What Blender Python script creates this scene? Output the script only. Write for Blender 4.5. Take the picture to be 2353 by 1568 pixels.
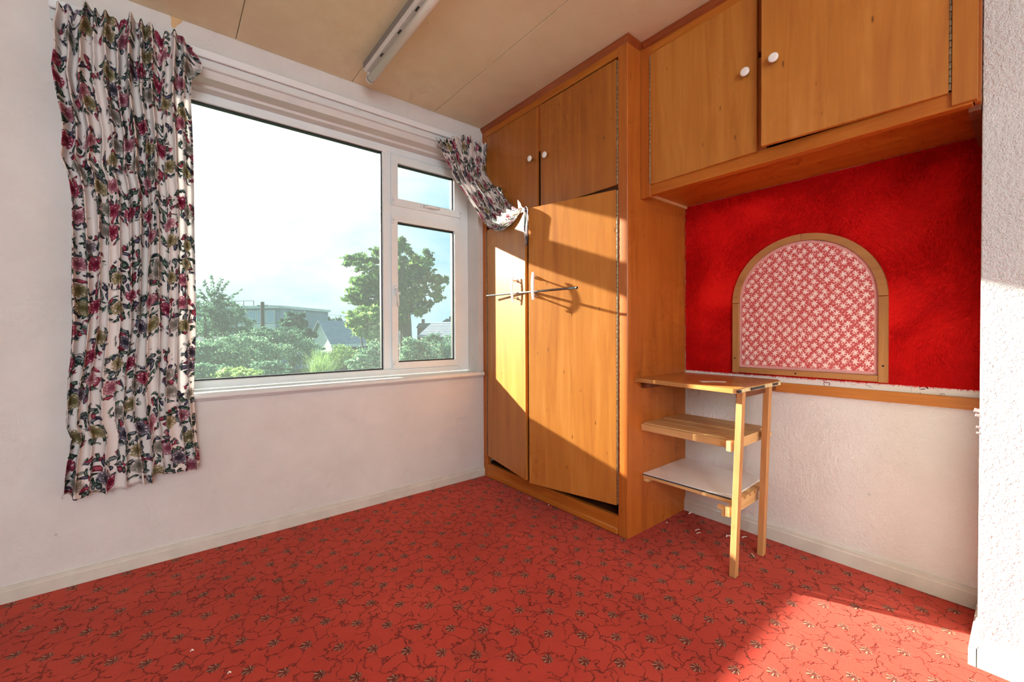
import bpy, bmesh, math, random
import numpy as np
from mathutils import Vector, Matrix
rng = random.Random(7); nrng = np.random.default_rng(7)
for o in list(bpy.data.objects): bpy.data.objects.remove(o)
scene = bpy.context.scene
col = scene.collection
PI = math.pi

# ------------------------------------------------------------------ camera
FPX, YAW, V0, HC, PITCH, ROLL, CU = 971.3, .887, 773.8, .9804, -.0119, -.004, 1176.5
F = Vector((math.cos(PITCH)*math.cos(YAW), math.cos(PITCH)*math.sin(YAW), math.sin(PITCH)))
R0 = Vector((math.sin(YAW), -math.cos(YAW), 0)); U0 = R0.cross(F)
Rv = R0*math.cos(ROLL) + U0*math.sin(ROLL); Uv = U0*math.cos(ROLL) - R0*math.sin(ROLL)
cam = bpy.data.cameras.new('camera'); cam_o = bpy.data.objects.new('camera', cam); col.objects.link(cam_o)
cam.sensor_width = 36; cam.lens = FPX/2353*36; cam.shift_y = -(784-V0)/2353; cam.clip_start = .02; cam.clip_end = 500
m = Matrix.Identity(4)
for i in range(3): m[i][0], m[i][1], m[i][2] = Rv[i], Uv[i], -F[i]
m[2][3] = HC
cam_o.matrix_world = m
scene.camera = cam_o
CO = Vector((0, 0, HC))
def ray(u, v): return F + Rv*((u-CU)/FPX) - Uv*((v-V0)/FPX)
def at(u, v, ax, val):          # the point of the plane ax = val that stands at this place of the photograph
    r = ray(u, v); i = 'xyz'.index(ax); return CO + r*((val-CO[i])/r[i])
def far(u, v, d): return CO + ray(u, v)*d

# ------------------------------------------------------------------ light
SUN_D = Vector((.425, -1, -.395)).normalized()      # the way the sunlight travels
sun = bpy.data.lights.new('sun', 'SUN'); sun.energy = 27; sun.angle = math.radians(.9); sun.color = (1, .93, .80)
sun_o = bpy.data.objects.new('sun', sun); col.objects.link(sun_o); sun_o.location = (-4, 9, 6)
sun_o.rotation_euler = SUN_D.to_track_quat('-Z', 'Y').to_euler()
fill_lamp = bpy.data.lights.new('added_back_fill', 'AREA'); fill_lamp.shape = 'RECTANGLE'; fill_lamp.size = 1.30; fill_lamp.size_y = 1.25; fill_lamp.energy = 72; fill_lamp.color = (.90, .96, 1)  # fill light added behind the camera to brighten window wall and ceiling
fill_lamp_o = bpy.data.objects.new('added_back_fill', fill_lamp); col.objects.link(fill_lamp_o); fill_lamp_o.location = (-.55, -1.84, 1.50); fill_lamp_o.rotation_euler = (math.radians(90), 0, 0)
cy = scene.cycles; cy.use_adaptive_sampling = True; cy.adaptive_threshold = .08; cy.adaptive_min_samples = 12; cy.use_light_tree = False; cy.max_bounces = 7; cy.diffuse_bounces = 4; cy.glossy_bounces = 3; cy.transmission_bounces = 3; cy.transparent_max_bounces = 12; cy.caustics_reflective = False; cy.caustics_refractive = False
vs = scene.view_settings
vs.view_transform = 'Standard'; vs.look = 'None'; vs.exposure = 0.05; vs.gamma = 1; vs.use_curve_mapping = False

# ------------------------------------------------------------------ node helper
def lin(h):
    h = h.lstrip('#'); c = [int(h[i:i+2], 16)/255 for i in (0, 2, 4)]
    return tuple((x/12.92 if x <= .04045 else ((x+.055)/1.055)**2.4) for x in c) + (1,)
class NB:
    def __init__(s, tree): s.t = tree; s.n = tree.nodes; s.l = tree.links
    def node(s, ty, **k):
        n = s.n.new(ty)
        for a, b in k.items(): setattr(n, a, b)
        return n
    def put(s, sock, v):
        if hasattr(v, 'is_output'): s.l.new(v, sock)
        elif isinstance(v, (tuple, list)) and sock.type == 'RGBA' and len(v) == 3: sock.default_value = tuple(v)+(1,)
        else: sock.default_value = v
    def math(s, op, a, b=None, c=None, clamp=False):
        n = s.node('ShaderNodeMath', operation=op, use_clamp=clamp)
        for i, v in enumerate((a, b, c)):
            if v is not None: s.put(n.inputs[i], v)
        return n.outputs[0]
    def vmath(s, op, a, b=None):
        n = s.node('ShaderNodeVectorMath', operation=op)
        s.put(n.inputs[0], a)
        if b is not None: s.put(n.inputs[1], b)
        return n.outputs[0]
    def scale(s, a, f):
        n = s.node('ShaderNodeVectorMath', operation='SCALE'); s.put(n.inputs[0], a); n.inputs['Scale'].default_value = f; return n.outputs[0]
    def coord(s, kind='Object'): return s.node('ShaderNodeTexCoord').outputs[kind]
    def mapv(s, v, scale=(1, 1, 1), loc=(0, 0, 0), rot=(0, 0, 0)):
        n = s.node('ShaderNodeMapping'); s.put(n.inputs['Vector'], v)
        n.inputs['Scale'].default_value = scale; n.inputs['Location'].default_value = loc; n.inputs['Rotation'].default_value = rot
        return n.outputs[0]
    def noise(s, v, scale, detail=3, rough=.55, dist=0, color=False):
        n = s.node('ShaderNodeTexNoise'); s.put(n.inputs['Vector'], v); n.inputs['Scale'].default_value = scale
        n.inputs['Detail'].default_value = detail; n.inputs['Roughness'].default_value = rough; n.inputs['Distortion'].default_value = dist
        return n.outputs['Color' if color else 'Fac']
    def voro(s, v, scale, feature='F1', rand=1.0, dims='3D'):
        n = s.node('ShaderNodeTexVoronoi', feature=feature, voronoi_dimensions=dims); s.put(n.inputs['Vector'], v)
        n.inputs['Scale'].default_value = scale; n.inputs['Randomness'].default_value = rand
        return n.outputs
    def ramp(s, f, stops, interp='LINEAR'):
        n = s.node('ShaderNodeValToRGB'); n.color_ramp.interpolation = interp; s.put(n.inputs[0], f)
        e = n.color_ramp.elements
        while len(e) < len(stops): e.new(.5)
        for i, (p, c) in enumerate(stops):
            e[i].position = p; e[i].color = c if len(c) == 4 else tuple(c)+(1,)
        return n.outputs[0]
    def step(s, f, a, b):        # smooth 0..1 between a and b
        n = s.node('ShaderNodeMapRange', interpolation_type='SMOOTHSTEP'); s.put(n.inputs[0], f)
        n.inputs[1].default_value = a; n.inputs[2].default_value = b; n.inputs[3].default_value = 0; n.inputs[4].default_value = 1
        return n.outputs[0]
    def mix(s, f, a, b, blend='MIX'):
        n = s.node('ShaderNodeMix', data_type='RGBA', blend_type=blend); s.put(n.inputs[0], f); s.put(n.inputs[6], a); s.put(n.inputs[7], b)
        return n.outputs[2]
    def sep(s, v):
        n = s.node('ShaderNodeSeparateXYZ'); s.put(n.inputs[0], v); return n.outputs
    def comb(s, x, y, z=0.0):
        n = s.node('ShaderNodeCombineXYZ'); s.put(n.inputs[0], x); s.put(n.inputs[1], y); s.put(n.inputs[2], z); return n.outputs[0]
    def bump(s, h, strength=.3, dist=.01, normal=None):
        n = s.node('ShaderNodeBump'); s.put(n.inputs['Height'], h); n.inputs['Strength'].default_value = strength; n.inputs['Distance'].default_value = dist
        if normal is not None: s.put(n.inputs['Normal'], normal)
        return n.outputs[0]
def material(name):
    mt = bpy.data.materials.new(name); mt.use_nodes = True; nb = NB(mt.node_tree); nb.n.clear()
    out = nb.node('ShaderNodeOutputMaterial')
    return mt, nb, out
def principled(nb, out, color, rough=.5, spec=.5, normal=None, metal=0, **k):
    p = nb.node('ShaderNodeBsdfPrincipled'); nb.put(p.inputs['Base Color'], color); nb.put(p.inputs['Roughness'], rough)
    nb.put(p.inputs['Specular IOR Level'], spec); nb.put(p.inputs['Metallic'], metal)
    if normal is not None: nb.put(p.inputs['Normal'], normal)
    for a, b in k.items(): nb.put(p.inputs[a.replace('_', ' ')], b)
    if out is not None: nb.l.new(p.outputs[0], out.inputs[0])
    return p.outputs[0]

# ------------------------------------------------------------------ sky: white and hazy around the sun, pale blue away from it, thin cloud
world = bpy.data.worlds.new('sky'); scene.world = world; world.use_nodes = True
nb = NB(world.node_tree); nb.n.clear(); wo = nb.node('ShaderNodeOutputWorld'); bg = nb.node('ShaderNodeBackground')
g = nb.node('ShaderNodeTexCoord').outputs['Generated']; g = nb.vmath('NORMALIZE', g)
dt = nb.node('ShaderNodeVectorMath', operation='DOT_PRODUCT'); nb.put(dt.inputs[0], g); dt.inputs[1].default_value = -SUN_D
cl = nb.noise(nb.mapv(g, (1, 1, 2.6)), 2.2, 5, .6, .4)
fac = nb.math('ADD', nb.math('MULTIPLY', nb.math('SUBTRACT', dt.outputs['Value'], .60), 2.2), nb.math('MULTIPLY', nb.math('SUBTRACT', cl, .5), 2.4))
skyc = nb.ramp(nb.math('ADD', fac, .27, clamp=True), [(0, (.42, .74, .90)), (.45, (.74, .92, .98)), (1, (1.12, 1.13, 1.12))])
nb.put(bg.inputs[0], skyc); bg.inputs[1].default_value = 1.0; nb.l.new(bg.outputs[0], wo.inputs[0])

# ------------------------------------------------------------------ materials
MT = {}
def wood(name, c1, c2, c3, axis='z', rough=.42, speck=.5, scale=1.0, spec=.4, streak=.5):
    mt, nb, out = material(name)
    co = nb.coord()
    sc = {'x': (1.2, 16, 16), 'y': (16, 1.2, 16), 'z': (16, 16, 1.2)}[axis]
    a = nb.noise(nb.mapv(co, tuple(v*scale for v in sc)), 1.6, 5, .6, .8)
    sc2 = {'x': (6, 150, 150), 'y': (150, 6, 150), 'z': (150, 150, 6)}[axis]
    b = nb.noise(nb.mapv(co, sc2), 1.0, 3, .6)
    big = nb.noise(co, 2.3, 2, .5)
    f = nb.math('ADD', nb.math('MULTIPLY', a, .65), nb.math('ADD', nb.math('MULTIPLY', b, .18*streak*2), nb.math('MULTIPLY', big, .25)))
    c = nb.ramp(f, [(.30, lin(c1)), (.52, lin(c2)), (.75, lin(c3))])
    sc3 = {'x': (6, 22, 22), 'y': (22, 6, 22), 'z': (22, 22, 6)}[axis]
    vd = nb.voro(nb.mapv(co, sc3), 1.0)['Distance']
    sp = nb.math('MULTIPLY', nb.math('SUBTRACT', 1.0, nb.step(vd, .03, .10)), speck)
    c = nb.mix(sp, c, lin('5a2f12'))
    nrm = nb.bump(b, .06, .002)
    principled(nb, out, c, rough, spec, nrm)
    MT[name] = mt
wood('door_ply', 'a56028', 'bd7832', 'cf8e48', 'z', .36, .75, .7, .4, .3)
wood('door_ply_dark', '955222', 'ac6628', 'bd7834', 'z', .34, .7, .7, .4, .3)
wood('frame_wood', 'a0521e', 'b56425', 'c47630', 'z', .38, .5, .8, .4, .35)
wood('frame_wood_y', '9c4f18', 'b5651f', 'c87a2c', 'y', .38, .3)
wood('cornice_wood', '7a3516', '90451d', 'a55426', 'y', .45, .2)
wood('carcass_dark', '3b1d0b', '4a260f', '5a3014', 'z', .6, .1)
wood('pine_z', 'ab7342', 'c08a55', 'd09e68', 'z', .55, .25)
wood('pine_y', 'c18f58', 'd6a76e', 'e3bd88', 'y', .55, .4)
wood('pine_x', 'c69762', 'dcb27a', 'e8c793', 'x', .55, .3)
wood('board_top', 'a8703a', 'bd8146', 'd09a5c', 'y', .28, .2)
wood('arch_wood', '9a6a3c', 'b07b47', 'c08c55', 'y', .55, .2)
wood('arch_wood_z', '9a6a3c', 'b07b47', 'c08c55', 'z', .55, .2)
wood('strip_wood', '93521f', 'b0692c', 'c27c3a', 'y', .5, .1, 1.6, .4, 1.2)
wood('batten_dark', '5a2c16', '6e3a1d', '824a28', 'x', .5, .1)
wood('bark', '3c3a30', '55503f', '6a6450', 'z', .9, .1)

def plain(name, color, rough=.5, spec=.5, metal=0, noise=0.0, nscale=8, bump=0, bscale=200, bdist=.001):
    mt, nb, out = material(name); co = nb.coord(); c = lin(color)
    if noise:
        n = nb.noise(co, nscale, 4, .6)
        d = tuple(x*(1-noise) for x in c[:3])
        c = nb.ramp(n, [(.3, d), (.62, c)])
    nrm = nb.bump(nb.noise(co, bscale, 3, .6), bump, bdist) if bump else None
    principled(nb, out, c, rough, spec, nrm, metal); MT[name] = mt
plain('upvc', 'e4edf0', .3, .5, 0, .05, 5)
plain('gloss_white', 'dbe0e0', .25, .5, 0, .08, 6)
plain('skirting', 'd6d3c9', .4, .5, 0, .14, 9, .15, 60, .002)
plain('gasket', '15181a', .5)
plain('knob_white', 'f2efec', .25)
plain('chrome', 'c9c9c9', .22, .5, 1)
plain('bar_steel', '8d8f90', .28, .5, 1, .25, 30)
plain('hinge_brass', 'b9a98e', .35, .5, .8, .45, 90)
plain('dark_gap', '120a06', .9)
plain('tube', 'f1ebe6', .2, .5)
plain('lamp_body', 'ded6ce', .35, .5, 0, .06, 12)
plain('lamp_side_shade', '8f8882', .45, .5, 0, .1, 12)  # darker grey of the batten body, shade of its left side put into the colour
plain('lamp_cap', '4a4744', .5)
plain('melamine', 'f3f1f1', .3, .5)
plain('board_edge', '3a3a40', .6)
plain('paper', 'f3eee8', .8)
plain('ink', '2c2430', .8)
plain('ink_red', '8e3140', .8)
plain('track', 'e4e9ec', .35)
plain('ceiling_base', '6e5846', .9)
plain('plaster_bare', 'd3b184', .9)
plain('scuff', '77706a', .9)
plain('brass_knob', '9a7a45', .35, .5, .8)
plain('splinter', 'e0cc9f', .8, .3, 0, .3, 60)

def wall_mat(name, c1, c2, bscale, bstr, bdist, rough=.75, emboss=False):
    mt, nb, out = material(name); co = nb.coord()
    n = nb.noise(co, 1.7, 5, .6); n2 = nb.noise(co, 9, 4, .65)
    c = nb.ramp(nb.math('ADD', nb.math('MULTIPLY', n, .7), nb.math('MULTIPLY', n2, .3)), [(.35, lin(c1)), (.62, lin(c2))])
    vd = nb.voro(co, 7.0)['Distance']
    c = nb.mix(nb.math('MULTIPLY', nb.math('SUBTRACT', 1.0, nb.step(vd, .02, .045)), .35), c, lin('8d8578'))
    if emboss:
        h = nb.math('ADD', nb.math('MULTIPLY', nb.noise(co, bscale, 3, .5), 1.0), nb.math('MULTIPLY', nb.noise(co, bscale*2.7, 2, .5), .5))
    else: h = nb.noise(co, bscale, 3, .6)
    principled(nb, out, c, rough, .3, nb.bump(h, bstr, bdist)); MT[name] = mt
wall_mat('wall_paint', 'd0cdca', 'dcdad8', 90, .25, .003)
wall_mat('wall_emboss', 'd8d4d0', 'e2dfdc', 60, .5, .006, .7, True)
wall_mat('wall_nib', 'd9dad8', 'e2e3e1', 105, .75, .010, .7, True)
wall_mat('ceiling_paint', 'd9caa8', 'e3d7b8', 220, .12, .002, .8)

# carpet: red, vermicelli lines cut in, a spray motif on a diagonal lattice
mt, nb, out = material('carpet'); co = nb.coord()
X, Y, Z = nb.sep(co)
p = nb.math('DIVIDE', nb.math('SUBTRACT', X, .718), .0777); q = nb.math('DIVIDE', nb.math('SUBTRACT', Y, 1.202), .0745)
a = nb.math('MULTIPLY', nb.math('ADD', p, q), .5); b = nb.math('MULTIPLY', nb.math('SUBTRACT', p, q), .5)
def motif(oa, ob):
    fa = nb.math('SUBTRACT', nb.math('FRACT', nb.math('ADD', a, .5+oa)), .5); fb = nb.math('SUBTRACT', nb.math('FRACT', nb.math('ADD', b, .5+ob)), .5)
    dx = nb.math('MULTIPLY', nb.math('ADD', fa, fb), .0777); dy = nb.math('MULTIPLY', nb.math('SUBTRACT', fa, fb), .0745)
    r = nb.math('SQRT', nb.math('ADD', nb.math('MULTIPLY', dx, dx), nb.math('MULTIPLY', dy, dy)))
    return dx, dy, r
dx, dy, r = motif(0, 0)
th = nb.math('ARCTAN2', dy, nb.math('SUBTRACT', dx, .004))
wob = nb.noise(co, 160, 2, .5)
rr = nb.math('ADD', r, nb.math('MULTIPLY', nb.math('SUBTRACT', wob, .5), .006))
pet = nb.math('COSINE', nb.math('MULTIPLY', th, 8.0))
reach = nb.math('ADD', .0170, nb.math('MULTIPLY', nb.math('COSINE', nb.math('SUBTRACT', th, 2.4)), .0045))
inside = nb.math('SUBTRACT', 1.0, nb.step(nb.math('SUBTRACT', rr, reach), -.003, .001))
cream = nb.math('MULTIPLY', nb.step(pet, .25, .75), nb.math('MULTIPLY', inside, nb.step(rr, .004, .0075)))
dark = nb.math('MULTIPLY', inside, nb.step(pet, -1.2, -.6))
dx2, dy2, r2 = motif(.5, .5)
dot = nb.math('SUBTRACT', 1.0, nb.step(r2, .003, .0055))
warp = nb.vmath('ADD', co, nb.scale(nb.vmath('SUBTRACT', nb.noise(co, 19, 2, .5, color=True), (.5, .5, .5)), .095))
warp = nb.vmath('ADD', warp, nb.scale(nb.vmath('SUBTRACT', nb.noise(co, 60, 2, .5, color=True), (.5, .5, .5)), .026))
ve = nb.voro(nb.vmath('MULTIPLY', warp, (1, 1, 0)), 17.5, 'DISTANCE_TO_EDGE', 1.0, '2D')['Distance']
line = nb.math('SUBTRACT', 1.0, nb.step(ve, .012, .052))
gaps = nb.step(nb.noise(co, 14, 2, .5), .36, .48)
line = nb.math('MULTIPLY', line, gaps)
pile = nb.noise(co, 420, 3, .7); big = nb.noise(co, 2.2, 4, .6)
base = nb.ramp(nb.math('ADD', nb.math('MULTIPLY', big, .55), nb.math('MULTIPLY', pile, .45)), [(.3, lin('a2261b')), (.5, lin('bd382a')), (.7, lin('cc4a39'))])
c = nb.mix(nb.math('MULTIPLY', line, .82), base, lin('620e0a'))
c = nb.mix(nb.math('MULTIPLY', dark, .9), c, lin('3a1210'))
c = nb.mix(nb.math('MULTIPLY', dot, .7), c, lin('5a1512'))
c = nb.mix(nb.math('MULTIPLY', cream, .85), c, lin('bd8b6e'))
st = nb.math('MULTIPLY', nb.math('SUBTRACT', 1.0, nb.step(nb.noise(co, 3.3, 3, .6), .30, .38)), .25)
c = nb.mix(st, c, lin('6a1810'))
h = nb.math('ADD', nb.math('MULTIPLY', pile, .35), nb.math('SUBTRACT', nb.math('MULTIPLY', cream, .2), nb.math('MULTIPLY', line, .9)))
principled(nb, out, c, .95, .12, nb.bump(h, .7, .006), Sheen_Weight=.2, Sheen_Roughness=.5, Sheen_Tint=(1, .62, .5, 1)); MT['carpet'] = mt

# floral curtain print (needs UV in metres of cloth)
mt, nb, out = material('floral_cloth'); uv = nb.coord('UV')
def jit(scale, amt): return nb.scale(nb.vmath('SUBTRACT', nb.noise(uv, scale, 2, .5, color=True), (.5, .5, .5)), amt)
def inv(x): return nb.math('SUBTRACT', 1.0, x)
fl = nb.voro(nb.vmath('ADD', uv, jit(40, .012)), 10.5, 'F1', .8, '2D'); fd, fc = fl['Distance'], nb.sep(fl['Color'])
clump = nb.math('ADD', fd, nb.math('MULTIPLY', nb.math('SUBTRACT', nb.noise(uv, 26, 2, .5), .5), .5))
near = inv(nb.step(clump, .49, .58))
c = lin('efeae8')
leafp = nb.vmath('ADD', uv, jit(18, .05))
for i, (sc_, mp, rt) in enumerate((((1, .38, 1), 46, .75), ((.40, 1, 1), 44, .45), ((1, .42, 1), 60, -.6))):
    lv = nb.voro(nb.mapv(leafp, sc_, (.13*i, .07*i, 0), (0, 0, rt)), mp, 'F1', .95, '2D'); lc_ = nb.sep(lv['Color']); ld = lv['Distance']
    keep = nb.math('MULTIPLY', near, nb.step(lc_[2], .24, .26))
    edge = nb.ramp(lc_[0], [(0, lin('26382f')), (.45, lin('3a4346')), (.66, lin('2c2a38')), (.84, lin('7a2638'))], 'CONSTANT')
    fill = nb.ramp(lc_[0], [(0, lin('6e8577')), (.45, lin('8c979a')), (.66, lin('6b6a80')), (.84, lin('b5566a'))], 'CONSTANT')
    lcol = nb.mix(nb.step(ld, .13, .22), fill, edge)
    c = nb.mix(nb.math('MULTIPLY', keep, inv(nb.step(ld, .30, .36))), c, lcol)
# blooms: whorls of petals with darker outlines
rad = nb.math('ADD', fd, nb.math('MULTIPLY', nb.math('SUBTRACT', nb.noise(uv, 75, 2, .6), .5), .20))
fm = nb.math('MULTIPLY', inv(nb.step(rad, .27, .31)), nb.step(fc[1], .12, .14))
petal = nb.voro(nb.vmath('ADD', uv, jit(90, .01)), 95, 'DISTANCE_TO_EDGE', 1.0, '2D')['Distance']
whorl = nb.math('SINE', nb.math('ADD', nb.math('MULTIPLY', fd, 62.0), nb.math('MULTIPLY', nb.noise(uv, 60, 2, .5), 16.0)))
ink = nb.math('MAXIMUM', inv(nb.step(petal, .03, .10)), nb.math('MULTIPLY', nb.step(whorl, .45, .95), .7))
fcol = nb.ramp(fc[0], [(0, lin('b8506c')), (.20, lin('d2a0aa')), (.42, lin('b5aa84')), (.64, lin('bdb9b0')), (.86, lin('8f8898'))], 'CONSTANT')
fdark = nb.ramp(fc[0], [(0, lin('751a36')), (.20, lin('8d4458')), (.42, lin('6c6340')), (.64, lin('77736a')), (.86, lin('37323f'))], 'CONSTANT')
flow = nb.mix(nb.math('MULTIPLY', ink, .75), nb.mix(nb.step(rad, .05, .26), fdark, fcol), fdark)
flow = nb.mix(nb.math('MULTIPLY', nb.step(petal, .22, .4), nb.step(rad, .10, .22)), flow, lin('ecd9da'))
c = nb.mix(fm, c, flow)
wv2 = nb.noise(uv, 900, 2, .5)
d = nb.node('ShaderNodeBsdfPrincipled'); nb.put(d.inputs['Base Color'], c); d.inputs['Roughness'].default_value = .85; d.inputs['Specular IOR Level'].default_value = .2
nb.put(d.inputs['Normal'], nb.bump(wv2, .08, .001))
tr = nb.node('ShaderNodeBsdfTranslucent'); nb.put(tr.inputs[0], c)
mx = nb.node('ShaderNodeMixShader'); mx.inputs[0].default_value = .28; nb.l.new(d.outputs[0], mx.inputs[1]); nb.l.new(tr.outputs[0], mx.inputs[2]); nb.l.new(mx.outputs[0], out.inputs[0])
MT['floral_cloth'] = mt

# red fur
mt, nb, out = material('red_fur'); co = nb.coord()
n = nb.noise(co, 3.5, 5, .65, 1.0)
c = nb.ramp(n, [(.30, lin('c80e0e')), (.5, lin('de1413')), (.68, lin('ea1d18'))])
principled(nb, out, c, .7, .12, None, Sheen_Weight=.25, Sheen_Roughness=.4, Sheen_Tint=(1, .1, .08, 1)); MT['red_fur'] = mt

# little-flower fabric of the arched panel
mt, nb, out = material('sprig_fabric'); uv = nb.coord('UV')
uv = nb.mapv(uv, (1, .86, 1), rot=(0, 0, .78))
wv = nb.vmath('ADD', uv, nb.scale(nb.vmath('SUBTRACT', nb.noise(uv, 60, 2, .5, color=True), (.5, .5, .5)), .010))
def star(scale, loc, rad, n):
    v = nb.voro(nb.mapv(wv, (1, 1, 1), loc), scale, 'F1', .30, '2D')
    rel = nb.vmath('SUBTRACT', nb.scale(nb.mapv(wv, (1, 1, 1), loc), 1.0), v['Position'])
    rx, ry, _ = nb.sep(rel)
    thh = nb.math('ARCTAN2', ry, rx)
    rad2 = nb.math('ADD', rad, nb.math('MULTIPLY', nb.math('COSINE', nb.math('MULTIPLY', thh, float(n))), rad*.5))
    return nb.math('SUBTRACT', 1.0, nb.step(nb.math('SUBTRACT', v['Distance'], rad2), -.03, .06))
s1 = star(36, (0, 0, 0), .27, 6); s2 = star(72, (.013, .02, 0), .19, 4)
sw = nb.math('SUBTRACT', 1.0, nb.step(nb.voro(wv, 120, 'DISTANCE_TO_EDGE', 1, '2D')['Distance'], .03, .10))
c = nb.mix(nb.math('MULTIPLY', sw, .55), lin('c74a4b'), lin('e8b1aa'))
c = nb.mix(nb.math('MULTIPLY', s2, .8), c, lin('efc5bd')); c = nb.mix(s1, c, lin('f6e0da'))
principled(nb, out, c, .8, .2); MT['sprig_fabric'] = mt
plain('fabric_border', 'e2a49f', .8, .2, 0, .12, 40)

# glass: clear, haze over the view mixed in as a translucent share, with mirror reflection
mt, nb, out = material('glass')
t = nb.node('ShaderNodeBsdfTransparent'); t.inputs[0].default_value = (.93, .97, .96, 1)
gl = nb.node('ShaderNodeBsdfGlossy'); gl.inputs['Roughness'].default_value = .02; gl.inputs[0].default_value = (1, 1, 1, 1)
lw = nb.node('ShaderNodeFresnel'); lw.inputs[0].default_value = 1.2
m1 = nb.node('ShaderNodeMixShader'); nb.l.new(lw.outputs[0], m1.inputs[0]); nb.l.new(t.outputs[0], m1.inputs[1]); nb.l.new(gl.outputs[0], m1.inputs[2])
veil = nb.node('ShaderNodeBsdfTranslucent'); veil.inputs[0].default_value = (.8, .9, .92, 1)
m2 = nb.node('ShaderNodeMixShader'); m2.inputs[0].default_value = .017; nb.l.new(m1.outputs[0], m2.inputs[1]); nb.l.new(veil.outputs[0], m2.inputs[2]); nb.l.new(m2.outputs[0], out.inputs[0])
MT['glass'] = mt

def leaf_mat(name, c1, c2, c3, trans=.35):
    mt, nb, out = material(name)
    gi = nb.node('ShaderNodeNewGeometry').outputs['Random Per Island']
    c = nb.ramp(gi, [(0, lin(c1)), (.55, lin(c2)), (1, lin(c3))])
    d = nb.node('ShaderNodeBsdfDiffuse'); nb.put(d.inputs[0], c)
    tr = nb.node('ShaderNodeBsdfTranslucent'); nb.put(tr.inputs[0], c)
    mx = nb.node('ShaderNodeMixShader'); mx.inputs[0].default_value = trans
    nb.l.new(d.outputs[0], mx.inputs[1]); nb.l.new(tr.outputs[0], mx.inputs[2]); nb.l.new(mx.outputs[0], out.inputs[0]); MT[name] = mt
leaf_mat('leaf_tree', '3c5a30', '5b8048', '8fae62')
leaf_mat('leaf_tree2', '3c5e48', '5a8066', '93b394')
leaf_mat('leaf_shrub', '3f6650', '6a9274', 'b8cda4')
leaf_mat('leaf_light', '5f8346', '90ae62', 'c6d694')
leaf_mat('leaf_dark', '2b4638', '3d5f4c', '5c7f68')
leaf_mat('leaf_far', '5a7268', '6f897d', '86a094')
plain('lawn', '46603a', .95, .1, 0, .4, 1.2)
plain('render_white', 'd5d8d6', .8, .2, 0, .08, 2)
plain('facade_blue', '8b98a8', .7, .3, 0, .1, 2)
plain('dark_brick', '4b4642', .9, .2, 0, .25, 6)
plain('far_glass', '9fb2c4', .15, .6)
plain('roof_grey', '8a94a0', .7, .3, 0, .2, 3)
plain('roof_dark', '5c626a', .8, .3, 0, .2, 3)
plain('pole_wood', '4c4a44', .9, .2, 0, .2, 4)

# ------------------------------------------------------------------ mesh helpers
WL = {}
def link(o, parent=None, loc=(0, 0, 0)):
    col.objects.link(o); o.location = loc
    WL[o.name] = Vector(loc)
    if parent is not None:
        o.parent = parent; o.matrix_parent_inverse = Matrix.Translation(-WL[parent.name])
    return o
def obj(name, bm, mat, parent=None, loc=(0, 0, 0), smooth=False):
    if isinstance(bm, bpy.types.Mesh): me = bm
    else:
        me = bpy.data.meshes.new(name); bm.to_mesh(me); bm.free()
        if mat: me.materials.append(MT[mat])
    if smooth:
        for pl_ in me.polygons: pl_.use_smooth = True
    return link(bpy.data.objects.new(name, me), parent, loc)
def tag(o, label, cat, group=None):
    o['label'] = label; o['category'] = cat
    if group: o['group'] = group
    return o
def thing(name, label, cat, loc=(0, 0, 0), group=None):
    o = bpy.data.objects.new(name, None); o.empty_display_size = .1; link(o, None, loc); return tag(o, label, cat, group)
def struct(o, label=None):
    o['kind'] = 'structure'
    if label: o['label'] = label
    return o
def box(x0, x1, y0, y1, z0, z1, bev=0, bm=None, seg=1):
    own = bm is None
    b = bmesh.new()
    vs_ = [b.verts.new((x, y, z)) for x in (x0, x1) for y in (y0, y1) for z in (z0, z1)]
    for f in ((0, 1, 3, 2), (4, 6, 7, 5), (0, 4, 5, 1), (2, 3, 7, 6), (0, 2, 6, 4), (1, 5, 7, 3)): b.faces.new([vs_[i] for i in f])
    bmesh.ops.recalc_face_normals(b, faces=b.faces)
    if bev: bmesh.ops.bevel(b, geom=list(b.edges), offset=bev, segments=seg, affect='EDGES', profile=.6)
    if own: return b
    me = bpy.data.meshes.new('tmp'); b.to_mesh(me); b.free(); bm.from_mesh(me); bpy.data.meshes.remove(me)
    return bm
def prism(pts, axis, a0, a1, bm=None, bev=0):
    """extrude a 2-D outline along an axis; the outline lies in the two other axes, in xyz order"""
    b = bmesh.new()
    def mk(p, a):
        c_ = list(p); c_.insert('xyz'.index(axis), a); return b.verts.new(c_)
    A = [mk(p_, a0) for p_ in pts]; B = [mk(p_, a1) for p_ in pts]; n = len(pts)
    b.faces.new(A); b.faces.new(B[::-1])
    for i in range(n): b.faces.new((A[i], B[i], B[(i+1) % n], A[(i+1) % n]))
    bmesh.ops.recalc_face_normals(b, faces=b.faces)
    if bev: bmesh.ops.bevel(b, geom=list(b.edges), offset=bev, segments=1, affect='EDGES')
    if bm is None: return b
    me = bpy.data.meshes.new('tmp'); b.to_mesh(me); b.free(); bm.from_mesh(me); bpy.data.meshes.remove(me); return bm
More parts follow.
